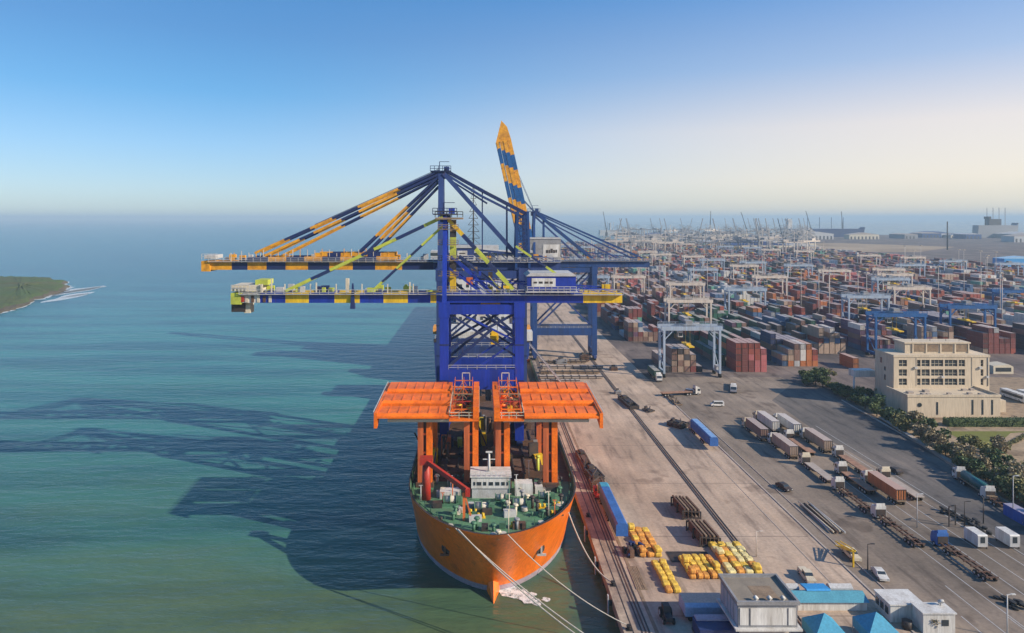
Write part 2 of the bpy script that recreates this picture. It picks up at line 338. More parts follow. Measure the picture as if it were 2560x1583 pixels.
# quay wall piles, fenders, bollards
t = thing('quay_wall', (QX, 0, 0), 'dark open piled quay wall below the concrete edge', 'quay wall')
b = MB(); b.bb(3.2, 3.9, -50, 1140, -6, -.02); b.build('back_wall', M['dark'], t)
b = MB()
for y in range(60, 500, 7):
    b.tube((.7, y, -6), (.7, y, -1.6), .55, 8); b.tube((2.6, y, -6), (2.6, y, -1.6), .5, 6)
b.build('piles', M['dark'], t)
t0 = thing('fender', (QX, 0, 0), 'black rubber quay fender with pale front panel', 'fender', 'fenders along the quay face')
b = MB(); b.tube((-.05, 0, -1.0), (-.55, 0, -1.0), .5, 12); b.build('rubber_cone', M['black'], t0)
b = MB(); b.box((-.68, 0, -1.3), (.22, .7, 3.4)); b.build('front_panel', M['lgrey'], t0)
t0.location = (QX, 112, 0)
for y in (126, 140, 154, 240, 262): copy_tree(t0).location = (QX, y, 0)
t0 = thing('bollard', (QX + 1, 0, .05), 'squat black mooring bollard on the quay edge', 'bollard', 'mooring bollards along the quay')
b = MB(); b.tube((0, 0, 0), (0, 0, .55), .28, 10); b.tube((0, 0, .5), (0, 0, .75), .42, 10); b.box((0, 0, .04), (1, 1, .08)); b.build('post', M['black'], t0)
t0.location = (QX + 1, 102, .05)
for y in (116, 130, 160, 190, 220, 250): copy_tree(t0).location = (QX + 1, y, .05)

# ------------------------------------------------------------------ green headland
def headland():
    b = MB(); random.seed(3)
    edge = [GN(x, y, WZ) for x, y in ((-420, 880), (0, 782), (40, 772), (85, 752), (140, 735), (160, 724), (165, 716), (155, 705), (120, 699), (60, 696), (0, 695), (-500, 700))]
    c = sum(edge, Vector()) / len(edge); c = c.lerp(edge[5], .25)
    n = len(edge); ring = []
    fine = []
    for i in range(n):
        for k in range(6):
            p = edge[i].lerp(edge[(i + 1) % n], k / 6); p = p + Vector((random.uniform(-3, 3), random.uniform(-5, 5), 0)); fine.append(p)
    prev = [Vector((p.x, p.y, -.5)) for p in fine]
    for s, z in ((.0, 1.0), (.05, 2.6), (.15, 3.6), (.35, 4.6), (.6, 5.4), (.85, 5.8)):
        cur = [Vector((p.x, p.y, 0)).lerp(Vector((c.x, c.y, 0)), s + random.uniform(-.02, .02) * (s > 0)) for p in fine]
        for q in cur: q.z = z + random.uniform(-.7, .7)
        for i in range(len(fine)):
            j = (i + 1) % len(fine); b.face([prev[i], prev[j], cur[j], cur[i]], 0 if s > .1 else 1, True)
        prev = cur
    b.face(prev, 0)
    return b, fine, c
hb, fine, hc = headland()
o = hb.build('headland', [mat('headland_grass', (.07, .11, .03), .95, .7, (.10, .085, .04), .02, bump=.5, bscale=.2), mat('headland_shore', (.10, .085, .06), .9, .6, (.05, .045, .035), .1)], loc=(0, 0, WZ)); tag(o, kind='structure')
M['foam'] = mat('sea_foam', (.75, .80, .82), .8, .3, (.4, .5, .55), 1.5)
def foam_alpha():
    m = M['foam']; nt = m.node_tree; b = nt.nodes['Principled BSDF']; tc = N(nt, 'ShaderNodeTexCoord'); n = N(nt, 'ShaderNodeTexNoise'); n.inputs['Scale'].default_value = .9; n.inputs['Detail'].default_value = 8; n.inputs['Roughness'].default_value = .75
    nt.links.new(tc.outputs['Object'], n.inputs[0]); r = ramp(nt, [(.36, (0, 0, 0)), (.54, (.95,) * 3)], n.outputs[0]); nt.links.new(r.outputs[0], b.inputs['Alpha'])
foam_alpha()
b = MB(); random.seed(5)
out = [(p, (p - Vector((hc.x, hc.y, p.z))).normalized()) for p in fine]
for i in range(6, 44):
    (p, d), (q, e) = out[i], out[(i + 1) % len(out)]
    w0, w1 = (random.uniform(2, 9) for _ in range(2))
    b.face([p + d * 0 - Vector((0, 0, 0)), q + e * 0, q + e * w1, p + d * w0], 0)
for (x, y, wx, wy) in ((185, 719, 26, 1.6), (210, 716, 12, 1.2), (190, 728, 14, 1), (168, 735, 14, 1.3)):
    p = GN(x, y, 0); l = wx * p.y / 1707 * 1.4; q = wy * p.y / 22
    pts = [(p.x + l * math.cos(a) * random.uniform(.7, 1.1), p.y + q * math.sin(a) * random.uniform(.6, 1.1) + l * .35 * math.cos(a), WZ) for a in [k * .52 for k in range(12)]]
    b.face(pts, 0)
for i in range(len(b.v)): b.v[i] = (b.v[i][0], b.v[i][1], WZ + .05)
o = b.build('surf_foam', M['foam']); tag(o, 'thin white surf breaking along the edge of the green headland', 'surf', kind='stuff')
# white water by the bow
b = MB(); random.seed(11)
for k in range(34):
    a = random.random() ** 1.4; p = G(1208 + 95 * a + random.uniform(-9, 9), 1408 + 30 * a + random.uniform(-10, 10), WZ)
    r = random.uniform(.4, 1.1) * (1.2 - .5 * a); n = 8
    b.face([(p.x + r * 1.3 * math.cos(q * .785) * random.uniform(.7, 1.2), p.y + r * math.sin(q * .785) * random.uniform(.7, 1.2), WZ + .04 + .004 * k) for q in range(n)], 0)
o = b.build('bow_foam', M['foam']); tag(o, 'patch of white water discharged beside the orange bow', 'foam', kind='stuff')

# ------------------------------------------------------------------ orange ship
SX, DZ, ZT = 2.6, 12.0, 13.5
def orange_ship():
    t = thing('cargo_ship', (SX, 120, WZ), 'orange heavy cargo ship moored bow first with a green foredeck', 'ship')
    O = Vector((SX, 120, WZ))
    lv = [-7, -4.5, -3.5, -2.9, -2.2, 0, 3, 6, 9, 11.5, ZT]
    ts = [0, .004, .015, .035, .06, .1, .15, .21, .28, .36, .45, .55, .66, .8, 1, 2, 4, 5.6]
    def pt(tt, z, side):
        u = (z + 3.5) / 17.4; uu = max(0, min(1, u))
        ys = 134.5 - 13.3 * uu ** 1.25 + (max(0, -u) * 20)
        Bm = 17.6 + .4 * uu; Ln = 29 - 2 * uu
        tc_ = min(tt, 1); e = 1.75 + .25 * uu; sh = (1 - (1 - tc_) ** e) ** (.62 - .05 * uu)
        y = ys + Ln * tc_ + (Ln * (tt - 1) if tt > 1 else 0)
        return Vector((side * Bm * sh, y, z)) - Vector((0, 120, WZ))
    b = MB(); grid = {}
    for s in (-1, 1):
        for i, tt in enumerate(ts):
            for j, z in enumerate(lv):
                p = pt(tt, z, s)
                if i == 0 and s == 1: grid[s, i, j] = grid[-1, i, j]; continue
                grid[s, i, j] = len(b.v); b.v.append(tuple(p))
    for s in (-1, 1):
        for i in range(len(ts) - 1):
            for j in range(len(lv) - 1):
                f = [grid[s, i, j], grid[s, i + 1, j], grid[s, i + 1, j + 1], grid[s, i, j + 1]]
                if s == 1: f.reverse()
                b.f.append(tuple(f)); b.m.append(1 if lv[j] in (-3.5, -2.9) else 0); b.sm.append(True)
    n = len(ts) - 1
    for j in range(len(lv) - 1): b.f.append((grid[-1, n, j], grid[1, n, j], grid[1, n, j + 1], grid[-1, n, j + 1])); b.m.append(0); b.sm.append(False)
    hull = b.build('hull', [M['orange'], M['boot']], t)
    # bulwark inner face, deck
    b = MB()
    def ins(tt, z, s, d=.35):
        p = pt(tt, z, s); q = Vector((p.x - s * d * min(1, abs(p.x) / 2), p.y + (d if tt < .5 else 0), z - WZ)); return q
    for s in (-1, 1):
        for a, c in zip(ts, ts[1:]):
            b.face([ins(a, DZ, s), ins(c, DZ, s), ins(c, ZT, s), ins(a, ZT, s)], 1)
            b.face([ins(a, ZT, s), ins(c, ZT, s), pt(c, ZT, s), pt(a, ZT, s)], 2)
    b.build('bulwark', [M['green'], M['green'], M['dark']], t)
    b = MB()
    for a, c in zip(ts[1:], ts[2:]): b.face([ins(a, DZ, -1), ins(a, DZ, 1), ins(c, DZ, 1), ins(c, DZ, -1)], 0 if a < 1 else 1)
    b.build('deck', [M['green'], M['brown']], t)
    # pointed bulb
    b = MB(); n = 6; rings = []
    for y, r, z in ((146, 3.4, 1.2), (138, 3.0, 1.6), (135.2, 2.1, 1.5), (132.6, 1.0, .8), (130.0, .06, -.05)):
        rings.append([(r * .8 * math.cos(2 * math.pi * (k + .5) / n), y - 120, z + r * 1.5 * math.sin(2 * math.pi * (k + .5) / n)) for k in range(n)])
    for A, B in zip(rings, rings[1:]):
        for k in range(n): b.face([A[k], A[(k + 1) % n], B[(k + 1) % n], B[k]], 0, True)
    b.build('bulbous_bow', M['orange'], t)
    # anchor pockets
    for s in (-1, 1):
        b = MB(); p = pt(.20, 4.6, s)
        a = math.atan2(p.x, 9)
        nrm = Vector((math.sin(a) * 1.0, -1, -.15)).normalized()
        b.tube(p + nrm * .15, p - nrm * .5, 1.0, 12, 0); b.bar(p + nrm * .3 + Vector((0, 0, -1.2)), p + nrm * .3 + Vector((0, 0, .9)), .35, .35, 1)
        b.bar(p + nrm * .35 + Vector((-.9, 0, -1.0)), p + nrm * .35 + Vector((.9, 0, -1.0)), .3, .4, 1)
        b.build('anchor', [M['dark'], M['brown'] if s < 0 else M['lgrey']], t)
    D = DZ - WZ
    # deckhouse
    hx0, hx1 = 1.2 - SX - .3, 9.0 - SX - .3
    X0 = G(1127, 1190, DZ).x - SX; X1 = G(1217, 1190, DZ).x - SX; Y0 = G(1170, 1190, DZ).y - 120
    b = MB(); b.bb(X0, X1, Y0, Y0 + 5, D, D + 2.1, 1); b.bb(X0 - .15, X1 + .15, Y0 - .2, Y0 + 5.2, D + 2.1, D + 4.4, 0); b.bb(X0 - .4, X1 + .4, Y0 - .4, Y0 + 5.4, D + 4.4, D + 4.6, 0)
    b.rail([(X0 - .3, Y0 - .3, D + 4.6), (X1 + .3, Y0 - .3, D + 4.6)], 1.0, .04, 1, 0)
    dh = b.build('deckhouse', [M['white'], M['lgrey']], t)
    wd = (X1 - X0)
    for f0, f1 in ((.04, .09), (.13, .25), (.30, .38), (.45, .56), (.62, .73), (.78, .87), (.92, .96)):
        b = MB(); b.bb(X0 + wd * f0, X0 + wd * f1, Y0 - .26, Y0 - .19, D + 2.75, D + 3.45); b.build('window', M['glass'], dh)
    b = MB(); mx_ = G(1168, 1125, DZ).x - SX - .2; b.tube((mx_, Y0 + 2.5, D + 4.6), (mx_, Y0 + 2.5, D + 8.6), .32, 8, 0, .2); b.bar((mx_ - 1.3, Y0 + 2.5, D + 7.2), (mx_ + 1.3, Y0 + 2.5, D + 7.2), .15, .15); b.box((mx_, Y0 + 2.3, D + 8.8), (1.4, .3, .3))
    b.build('mast', M['white'], t)
    # white boxes
    for (xd0, xd1, yd, h) in ((1230, 1272, 1185, 2.6), (1050, 1100, 1192, 1.5), (1278, 1296, 1180, 1.6)):
        p, q = G(xd0, yd, DZ), G(xd1, yd, DZ); b = MB(); b.bb(p.x - SX, q.x - SX, p.y - 120, p.y - 117.5, D, D + h); b.build('deck_locker', M['white'], t)
    # red derrick
    b = MB(); p = G(1018, 1192, DZ) - O; b.tube((p.x, p.y, D), (p.x, p.y, D + 7.6), .95, 12, 0, .8); b.box((p.x, p.y, D + 8.0), (2.6, 2.6, 1.2)); 
    dk = b.build('derrick_post', M['red'], t)
    q = G(1108, 1243, DZ) - O
    b = MB(); b.bar((p.x - .5, p.y, D + 8.2), (q.x + .6, q.y, D + 5.8), .8, .8, 0); b.bar((p.x - .5, p.y + .8, D + 8.1), (q.x + .6, q.y + .8, D + 5.7), .3, .3, 0); b.box((q.x + .7, q.y, D + 5.4), (.9, .9, 1.4)); b.build('derrick_boom', M['red'], t)
    b = MB(); b.bar((q.x, q.y, D), (q.x, q.y, D + 5.4), .5, .5); b.bar((q.x + 1.6, q.y - .6, D), (q.x + .3, q.y, D + 4.4), .25, .25); b.build('boom_rest', M['colred'], t)
    # windlasses, winches
    for (xd, yd, s) in ((1075, 1205, 1), (1150, 1222, 1.1), (1240, 1212, 1), (1300, 1195, .9), (1195, 1200, .8)):
        p = G(xd, yd, DZ) - O; b = MB(); b.box((p.x, p.y, D + .25), (3.4 * s, 2.2 * s, .5), 0); b.tube((p.x - 1.2 * s, p.y, D + 1.1), (p.x + 1.2 * s, p.y, D + 1.1), .7 * s, 12, 1)
        for k in (-1.3, 0, 1.3): b.tube((p.x + (k - .08) * s, p.y, D + 1.1), (p.x + (k + .08) * s, p.y, D + 1.1), 1.0 * s, 12, 0)
        b.box((p.x + 1.9 * s, p.y, D + .9), (.8 * s, 1.2 * s, 1.4 * s), 0); b.build('windlass', [M['greenc'], M['rope']], t)
    random.seed(21)
    def inside(x, y):
        tt = (y + 120 - 121.2) / 27; return 0 < tt and abs(x) < 17.2 * (1 - max(0, 1 - tt) ** 2) ** .57 - .9
    k = 0
    while k < 95:
        x, y = random.uniform(-16, 16), random.uniform(3, 31)
        if not inside(x, y) or (X0 - 1 < x < X1 + 1 and y > Y0 - 1.5): continue
        if y < 9 and random.random() < .55: continue
        k += 1; b = MB(); c = random.random()
        if c < .25:
            for dx in (-.45, .45): b.tube((x + dx, y, D), (x + dx, y, D + .9), .26, 8)
            b.box((x, y, D + .08), (1.8, .8, .16)); b.build('mooring_bitts', random.choice([M['greenc'], M['dark'], M['yellow']]), t)
        elif c < .5:
            h = random.uniform(1, 2.2); b.tube((x, y, D), (x, y, D + h), .3, 8); b.tube((x, y, D + h), (x, y, D + h + .35), .62, 10, 0, .4); b.build('ventilator', random.choice([M['greenc'], M['greenc'], M['grey'], M['cream'], M['dark']]), t)
        elif c < .7:
            b.box((x, y, D + .5), (random.uniform(1, 2.6), random.uniform(.8, 1.8), random.uniform(.8, 1.4)), 0, random.uniform(-.2, .2)); b.build('equipment_box', random.choice([M['greenc'], M['dark'], M['dark'], M['brown'], M['lgrey']]), t)
        elif c < .85:
            h = random.uniform(2.5, 5.2); b.tube((x, y, D), (x, y, D + h), .11, 6); b.bar((x - .4, y, D + h), (x + .4, y, D + h), .12, .12); b.build('light_post', random.choice([M['lgrey'], M['cream'], M['greenc'], M['colred']]), t)
        else:
            for q_ in range(3): b.tube((x, y, D + .12 + q_ * .22), (x, y, D + .3 + q_ * .22), .75 - .06 * q_, 10)
            b.build('rope_coil', M['rope'], t)
    for s in (-1, 1):
        b = MB(); pp = [ins(tt, DZ, s, .9) for tt in ts[5:15]]; b.path([p + Vector((0, 0, .35)) for p in pp], .12, 6)
        for p in pp: b.bar(p, p + Vector((0, 0, 1.7)), .14, .14)
        b.build('deck_piping', M['greenc'], t)
    # deck behind the house: coamings, hatches, pipes
    random.seed(8)
    for i, (y0, y1) in enumerate(((152, 160), (162.5, 169), (173, 181), (188, 198), (216, 236), (240, 262))):
        for s in (-1, 1):
            b = MB(); x0, x1 = sorted((s * .9, s * 11.5)); b.bb(x0, x1, y0 - 120, y1 - 120, D, D + 1.6, 0)
            for q_ in range(4): xx = x0 + (x1 - x0) * (q_ + .5) / 4; b.bb(xx - .15, xx + .15, y0 - 120, y1 - 120, D + 1.6, D + 1.9, 1)
            b.build('hatch', [M['brown'], M['dark']], t)
    for k in range(90):
        x, y = random.uniform(-16, 16), random.uniform(29.5, 66); b = MB(); h = random.uniform(1, 5.5)
        c = random.random()
        if abs(abs(x) - 9.4) < 2.6 and 50 < y < 68: continue
        if c < .35: b.bar((x, y, D), (x + random.uniform(-3, 3), y + random.uniform(-1, 1), D + h + 1.5), .3, .3); nm = 'lashing_strut'
        elif c < .7: b.box((x, y, D + h / 2), (random.uniform(.8, 2.4), random.uniform(.8, 2), h), 0, random.uniform(-.3, .3)); nm = 'equipment_box'
        else: b.tube((x, y, D), (x, y, D + h), .35, 8); b.tube((x, y, D + h), (x, y, D + h + .4), .6, 8, 0, .35); nm = 'ventilator'
        b.build(nm, random.choice([M['dark'], M['dark'], M['black'], M['lime'], M['brown'], M['yellow'], M['wood'], M['colred'], M['navy'], M['grey']]), t)
    b = MB()
    for s in (-1, 1): b.rail([(s * 17.3, 29, D), (s * 17.3, 160, D)], 1.1, .05, 2.5)
    b.build('railing', M['wood'], t)
    b = MB(); b.bb(-15, 15, 143, 158, D, D + 14, 0); b.bb(-17.5, 17.5, 141, 146, D + 11, D + 14.5, 0); b.build('stern_house', M['white'], t)
    return pt
hullpt = orange_ship()

# ------------------------------------------------------------------ shipboard orange gantries
def ship_gantry(x0, x1, cols, inner, label):
    t = thing('deck_gantry_crane', ((cols[0] + cols[1]) / 2, 148, DZ), label, 'gantry crane', 'orange travelling gantries on the ship')
    ox = (cols[0] + cols[1]) / 2
    a, c = x0 - ox, x1 - ox; D = 0
    for x in cols:
        for y in (0, 17.5):
            b = MB(); X = x - ox; b.bb(X - 1.55, X - .35, y - .6, y + .9, 0, 14.6, 0); b.bb(X + .3, X + 1.55, y - .6, y + .9, 0, 14.6, 1); b.bb(X - .35, X + .3, y + .2, y + .5, 0, 14.6, 2)
            for z in (3, 7, 11): b.bb(X - .35, X + .3, y - .3, y + .25, z, z + .4, 0)
            b.bb(X - 1.9, X + 1.9, y - 1.2, y + 1.4, 0, .9, 2); b.build('leg', [M['colred'], M['roofor'], M['brown']], t)
    for y in (0, 17.5):
        b = MB(); b.bb(a + 2, c - 2, y - .7, y + .7, 14.2, 15.2, 0); b.bb(a + 2, c - 2, y - .9, y - .68, 14.0, 14.6, 1)
        b.build('cross_beam', [M['colred'], M['cream']], t)
    mm = (inner > 0)
    e0, e1 = (a, c - 6.5) if mm else (a + 6.5, c)
    prof = [(-2.6, 13.9), (-2.6, 15.7), (4.4, 16.1), (4.4, 15.3), (5.3, 15.3), (5.3, 16.5), (12.6, 16.9), (12.6, 15.9), (13.4, 15.9), (13.4, 17.1), (20.6, 17.3), (20.6, 15.2)]
    for (p0, p1, z0, z1) in ((-2.6, 3.9, 15.25, 16.2), (5.1, 11.9, 15.45, 16.9), (13.1, 20.6, 15.65, 17.5)):
        b = MB(); k = 1.0
        s0 = 0 if not mm else 0
        q = (20.6 - (p0 + p1) / 2) / 23.2
        b.ext([(p0, z0), (p0, z1 - .5), (p0 + .7, z1), (p1 - .5, z1 + .1), (p1, z1 - .4), (p1, z0)], e0 if mm else e0, e1, 0)
        n = 7
        for i in range(1, n):
            xx = e0 + (e1 - e0) * i / n; b.bb(xx - .06, xx + .06, p0 + .7, p1 - .5, z1 + .02, z1 + .16, 0)
        b.build('roof_panel', M['roofor'], t)
    # end skirt on the outer edge
    b = MB(); xo = a if mm else c; sg = -1 if mm else 1
    b.ext([(-2.7, 13.2), (-2.7, 16.4), (20.6, 17.3), (20.6, 15.2), (3, 14.8)], min(xo, xo + sg * .7), max(xo, xo + sg * .7), 0)
    b.bar((xo + sg * .8, -2.8, 16.7), (xo + sg * .8, 20.6, 17.6), .12, .12, 1)
    b.build('end_skirt', [M['roofor'], M['lgrey']], t)
    # machinery bay
    m0, m1 = (c - 6.4, c) if mm else (a, a + 6.4)
    b = MB(); b.bb(m0, m1, -2.4, 20.4, 14.6, 15.2, 0); b.bb(m0 if not mm else m1 - 1.3, (m0 + 1.3) if not mm else m1, -2.5, 20.5, 15.2, 17.6, 0)
    b.build('machinery_deck', M['roofor'], t)
    random.seed(31 + int(x0))
    cols_ = [M['red'], M['roofor'], M['yellow'], M['greenc'], M['brown'], M['wood'], M['colred'], M['dark']]
    lo, hi = (m0 + .5, m1 - 1.6) if mm else (m0 + 1.6, m1 - .5)
    for k in range(18):
        x = random.uniform(lo, hi); y = random.uniform(-1.5, 19.5); h = random.uniform(.6, 1.8); b = MB()
        if k % 2: b.box((x, y, 15.2 + h / 2), (random.uniform(.5, 1.3), random.uniform(.6, 1.5), h)); nm = 'motor_housing'
        else: b.tube((x - .7, y, 15.8), (x + .7, y, 15.8), random.uniform(.3, .55), 12); nm = 'hoist_drum'
        b.build(nm, random.choice(cols_), t)
    for k in range(5):
        y = -1 + k * 4.6; H = 1.6 + k * .45; b = MB()
        for x in (lo, (lo + hi) / 2, hi): b.bar((x, y, 15.2), (x, y, 15.2 + H), .16, .16); b.bar((x, y, 15.2 + H), (x, y + 3.6, 15.2 + H), .13, .13); b.bar((x, y, 15.2), (x, y + 3.6, 15.2 + H), .11, .11)
        b.bar((lo, y, 15.2 + H), (hi, y, 15.2 + H), .2, .2); b.bar((lo, y, 15.2), ((lo + hi) / 2, y, 15.2 + H), .12, .12); b.bar((hi, y, 15.2), ((lo + hi) / 2, y, 15.2 + H), .12, .12); b.bar((lo, y, 15.2 + H * .5), (hi, y, 15.2 + H * .5), .11, .11)
        b.build('lattice_frame', [M['roofor'], M['red'], M['wood'], M['roofor'], M['colred']][k], t)
    b = MB(); b.rail([(m0, -2.3, 15.2), (m1, -2.3, 15.2), (m1, 20.3, 15.2), (m0, 20.3, 15.2), (m0, -2.3, 15.2)], 1.3, .06, 1.6); b.build('railing', M['cream'], t)
    b = MB()
    for X in (-.9, .9): b.bar((X + (m0 + m1) / 2, 18.5, 15.2), (X + (m0 + m1) / 2, 18.5, 20.2), .18, .18)
    b.bar(((m0 + m1) / 2 - .9, 18.5, 20.2), ((m0 + m1) / 2 + .9, 18.5, 20.2), .18, .18); b.build('access_ladder', M['palecream'], t)
ship_gantry(-21.9, -.2, (-11.9, -1.9), 1, 'orange roofed ship gantry spreading over the open water side')
ship_gantry(3.0, 25.5, (4.9, 15.2), -1, 'orange roofed ship gantry spreading over the quay side')

# ------------------------------------------------------------------ ship to shore cranes
def sts(name, loc, label, g, dep, gz, apex, tipx, backx, mats, bands, bfr, lw, boomh, house, up=None, portal=(14, 17.5), stays=(), backs=(), braces=(), legcol=None, tipc=None, group='tall quay cranes', sign=None, mastw=1.1):
    """local frame: waterside leg at x=0, landside leg at x=g; y 0..dep; z up"""
    c, c2, c3 = mats   # main, band, dark
    t = thing(name, loc, label, 'crane', group); yc = dep / 2
    lc = legcol or c
    for x in (0, g):
        for y in (0, dep):
            b = MB(); b.bb(x - lw / 2, x + lw / 2, y - lw * .45, y + lw * .45, 2.2, gz, 0)
            b.bb(x - lw * .62, x + lw * .62, y - lw * .5, y + lw * .5, gz - 3.4, gz + .4, 0)
            for z in range(8, int(gz) - 4, 9): b.bb(x - lw / 2 - .06, x + lw / 2 + .06, y - lw * .45 - .06, y + lw * .45 + .06, z, z + .35, 1)
            lg = b.build('leg', [lc, c3], t)
            b = MB(); b.bb(x - .7, x + .7, y - 3.2, y + 3.2, 1.1, 2.25, 0)
            for k in (-2.6, -1.6, -.6, .6, 1.6, 2.6): b.tube((x - .5, y + k, .5), (x + .5, y + k, .5), .48, 10, 1)
            b.build('bogie', [c3, M['black']], lg)
    for x in (0, g):
        b = MB(); b.bb(x - .8, x + .8, lw * .45, dep - lw * .45, 2.3, 4.6, 0); b.build('sill_beam', lc, t)
        b = MB(); b.bb(x - .7, x + .7, lw * .45, dep - lw * .45, gz - 3.2, gz - .6, 0); b.build('upper_tie_beam', lc, t)
    for y in (0, dep):
        b = MB(); b.bb(lw / 2, g - lw / 2, y - .9, y + .9, portal[0], portal[1], 0); b.rail([(lw / 2, y - .9, portal[1]), (g - lw / 2, y - .9, portal[1])], 1.1, .05, 2.2, 1); b.build('portal_beam', [c, M['lgrey']], t)
        b = MB(); b.bb(lw / 2, g - lw / 2, y - .8, y + .8, gz - 2.6, gz - .3, 0); b.build('top_beam', c, t)
        for (xa, za, xb, zb, ww) in braces:
            b = MB(); b.bar((xa, y, za), (xb, y, zb), ww, ww, 0); b.build('brace', c3 if (xa + y) % 2 else c, t)
    # fixed girder and boom: two box girders with cross ties
    gy = (yc - 3.2, yc + 3.2)
    b = MB()
    x_in = -lw if up is None else -1
    for y in gy:
        if bands.get('back'): b.bands((x_in, y, gz + boomh / 2 - .2), (backx, y, gz + boomh / 2 - .2), 1.3, boomh, bands['back'][0], bands['back'][1])
        else: b.bb(x_in, backx, y - .65, y + .65, gz - .2, gz - .2 + boomh, 0)
    for k in range(9):
        x = x_in + (backx - x_in) * (k + .5) / 9; b.bb(x - .3, x + .3, gy[0], gy[1], gz + .3, gz + 1.2, 2)
    b.build('girder', [c, c2, c3], t)
    b = MB(); b.bb(-lw, backx, gy[0] - 1.9, gy[0] - .7, gz + boomh - .5, gz + boomh - .35, 0); b.rail([(-lw, gy[0] - 1.9, gz + boomh - .35), (backx, gy[0] - 1.9, gz + boomh - .35)], 1.2, .06, 2.0, 0)
    random.seed(int(gz * 7 + g))
    for k in range(14):
        x = random.uniform(g * .2, backx - 1); h = random.uniform(.6, 2.2); b.box((x, yc + random.uniform(-3, 3), gz + boomh + h / 2 - .3), (random.uniform(.5, 1.8), 1.2, h), random.choice([0, 0, 1]))
    b.build('walkway', [M['lgrey'], c2], t)
    b = MB(); n_ = 9; xa, xb = g * .35, backx - 1.5; zt = gz + boomh + (5.5 if up else 3.2)
    for y in gy:
        b.bar((xa, y, zt), (xb, y, gz + boomh + .6), .3, .3)
        for k in range(n_):
            x0_ = xa + (xb - xa) * k / n_; x1_ = xa + (xb - xa) * (k + 1) / n_; zz = zt + (gz + boomh + .6 - zt) * k / n_
            b.bar((x0_, y, gz + boomh), (x0_, y, zz), .2, .2); b.bar((x0_, y, zz), (x1_, y, gz + boomh), .18, .18)
    b.build('girder_truss', c, t)
    hp = Vector((x_in, yc, gz))
    if up is None:
        b = MB()
        for y in gy: b.bands((-lw, y, gz + boomh / 2 - .2), (tipx, y, gz + boomh / 2 - .2), 1.3, boomh, bands['boom'], bfr)
        for k in range(12):
            x = -lw + (tipx + lw) * (k + .5) / 12; b.bb(x - .3, x + .3, gy[0] + .65, gy[1] - .65, gz + .3, gz + 1.1, 2)
        b.build('boom', [c, c2, c3, M['white']], t)
        b = MB(); z = gz + boomh - .4; L0 = tipx
        b.bb(L0, -lw, gy[0] - 1.6, gy[0] - .68, z, z + .12, 0); b.rail([(L0, gy[0] - 1.6, z), (-lw, gy[0] - 1.6, z)], 1.25, .06, 2.2, 0)
        for k in range(26):
            x = random.uniform(tipx + 1, -lw - 2); h = random.uniform(.4, 1.7); b.box((x, yc + random.uniform(-3, 3), z + .4 + h / 2), (random.uniform(.4, 2.2), 1, h), random.choice([1, 1, 2, 0]))
        for k in range(7):
            x = tipx + (-lw - tipx) * (k + .7) / 7.6; b.bar((x, gy[0], z), (x, gy[0], z + 2.6), .25, .25, 3)
        b.build('boom_walkway', [M['lgrey'], tipc or c2, c3, M['cream']], t)
        b = MB(); b.box((tipx - 1.0, yc, gz + .9), (2.6, 8.6, boomh + .5), 0); b.box((tipx - .2, yc, gz + boomh + 1), (3.4, 6, 1.2), 1); b.rail([(tipx - 2.2, gy[0] - 1, gz + boomh + .4), (tipx + 2.5, gy[0] - 1, gz + boomh + .4)], 1.6, .07, .8, 1)
        b.build('boom_tip', [tipc or c2, M['lgrey']], t)
    else:
        e = Vector(up) - Vector((0, 0, 0)); e.y = yc; d = (e - hp).normalized(); nrm = Vector((d.z, 0, -d.x))
        b = MB(); Ld = (e - hp).length
        for i, (off, y, ww, hh) in enumerate(((-3.3, gy[0], 1.3, 1.5), (-1.5, gy[0] - .2, 1.3, 1.7), (.5, gy[0] - .4, 1.3, 1.9), (2.6, gy[0] - .1, 1.2, 1.9), (-3.3, gy[1], 1.3, 1.5), (-1.0, gy[1], 1.3, 1.7), (2.2, gy[1], 1.2, 1.9))):
            a0 = hp + nrm * off; a1 = e + nrm * off; a0.y = a1.y = y
            sh = -.012 * (off + 3.3)
            a1 = a0.lerp(a1, 1.0)
            b.bands(a0, a1, ww, hh, bands['boom'], [max(.01, min(1, f + (sh if f < 1 else 0))) for f in bfr])
        for k in range(14):
            q = hp + (e - hp) * ((k + .4) / 14)
            b.bar(Vector((q.x, gy[0], q.z)) - nrm * 1, Vector((q.x, gy[1], q.z)) - nrm * 1, .5, .5, 2); 
            b.bar(Vector((q.x, gy[0], q.z)) - nrm * 2, Vector((q.x, gy[0], q.z)) + nrm * 2.2, .35, .35, 2)
        b.build('boom', [c, c2, c3, M['white'], M['skyblue']], t)
        b = MB(); q = e.copy()
        b2 = [q + nrm * -4.2, q + nrm * 3.6, q + nrm * 3.0 + d * 6.5, q + nrm * .9 + d * 10.2]
        b = MB(); b.hexa([Vector((p.x, gy[0], p.z)) for p in b2] + [Vector((p.x, gy[1], p.z)) for p in b2], 0); b.build('boom_tip', c2, t)
    # mast / A-frame
    b = MB()
    for y in (0, dep):
        yy = yc + (y - yc) * .25
        b.bar((0, y, gz), (0, yy, apex), mastw * 1.1, mastw, 0)
    for z in (.25, .5, .75): zz = gz + (apex - gz) * z; k = (1 - .75 * z); b.bar((0, yc - yc * k, zz), (0, yc + yc * k, zz), .7, .7, 0)
    b.build('mast', c, t)
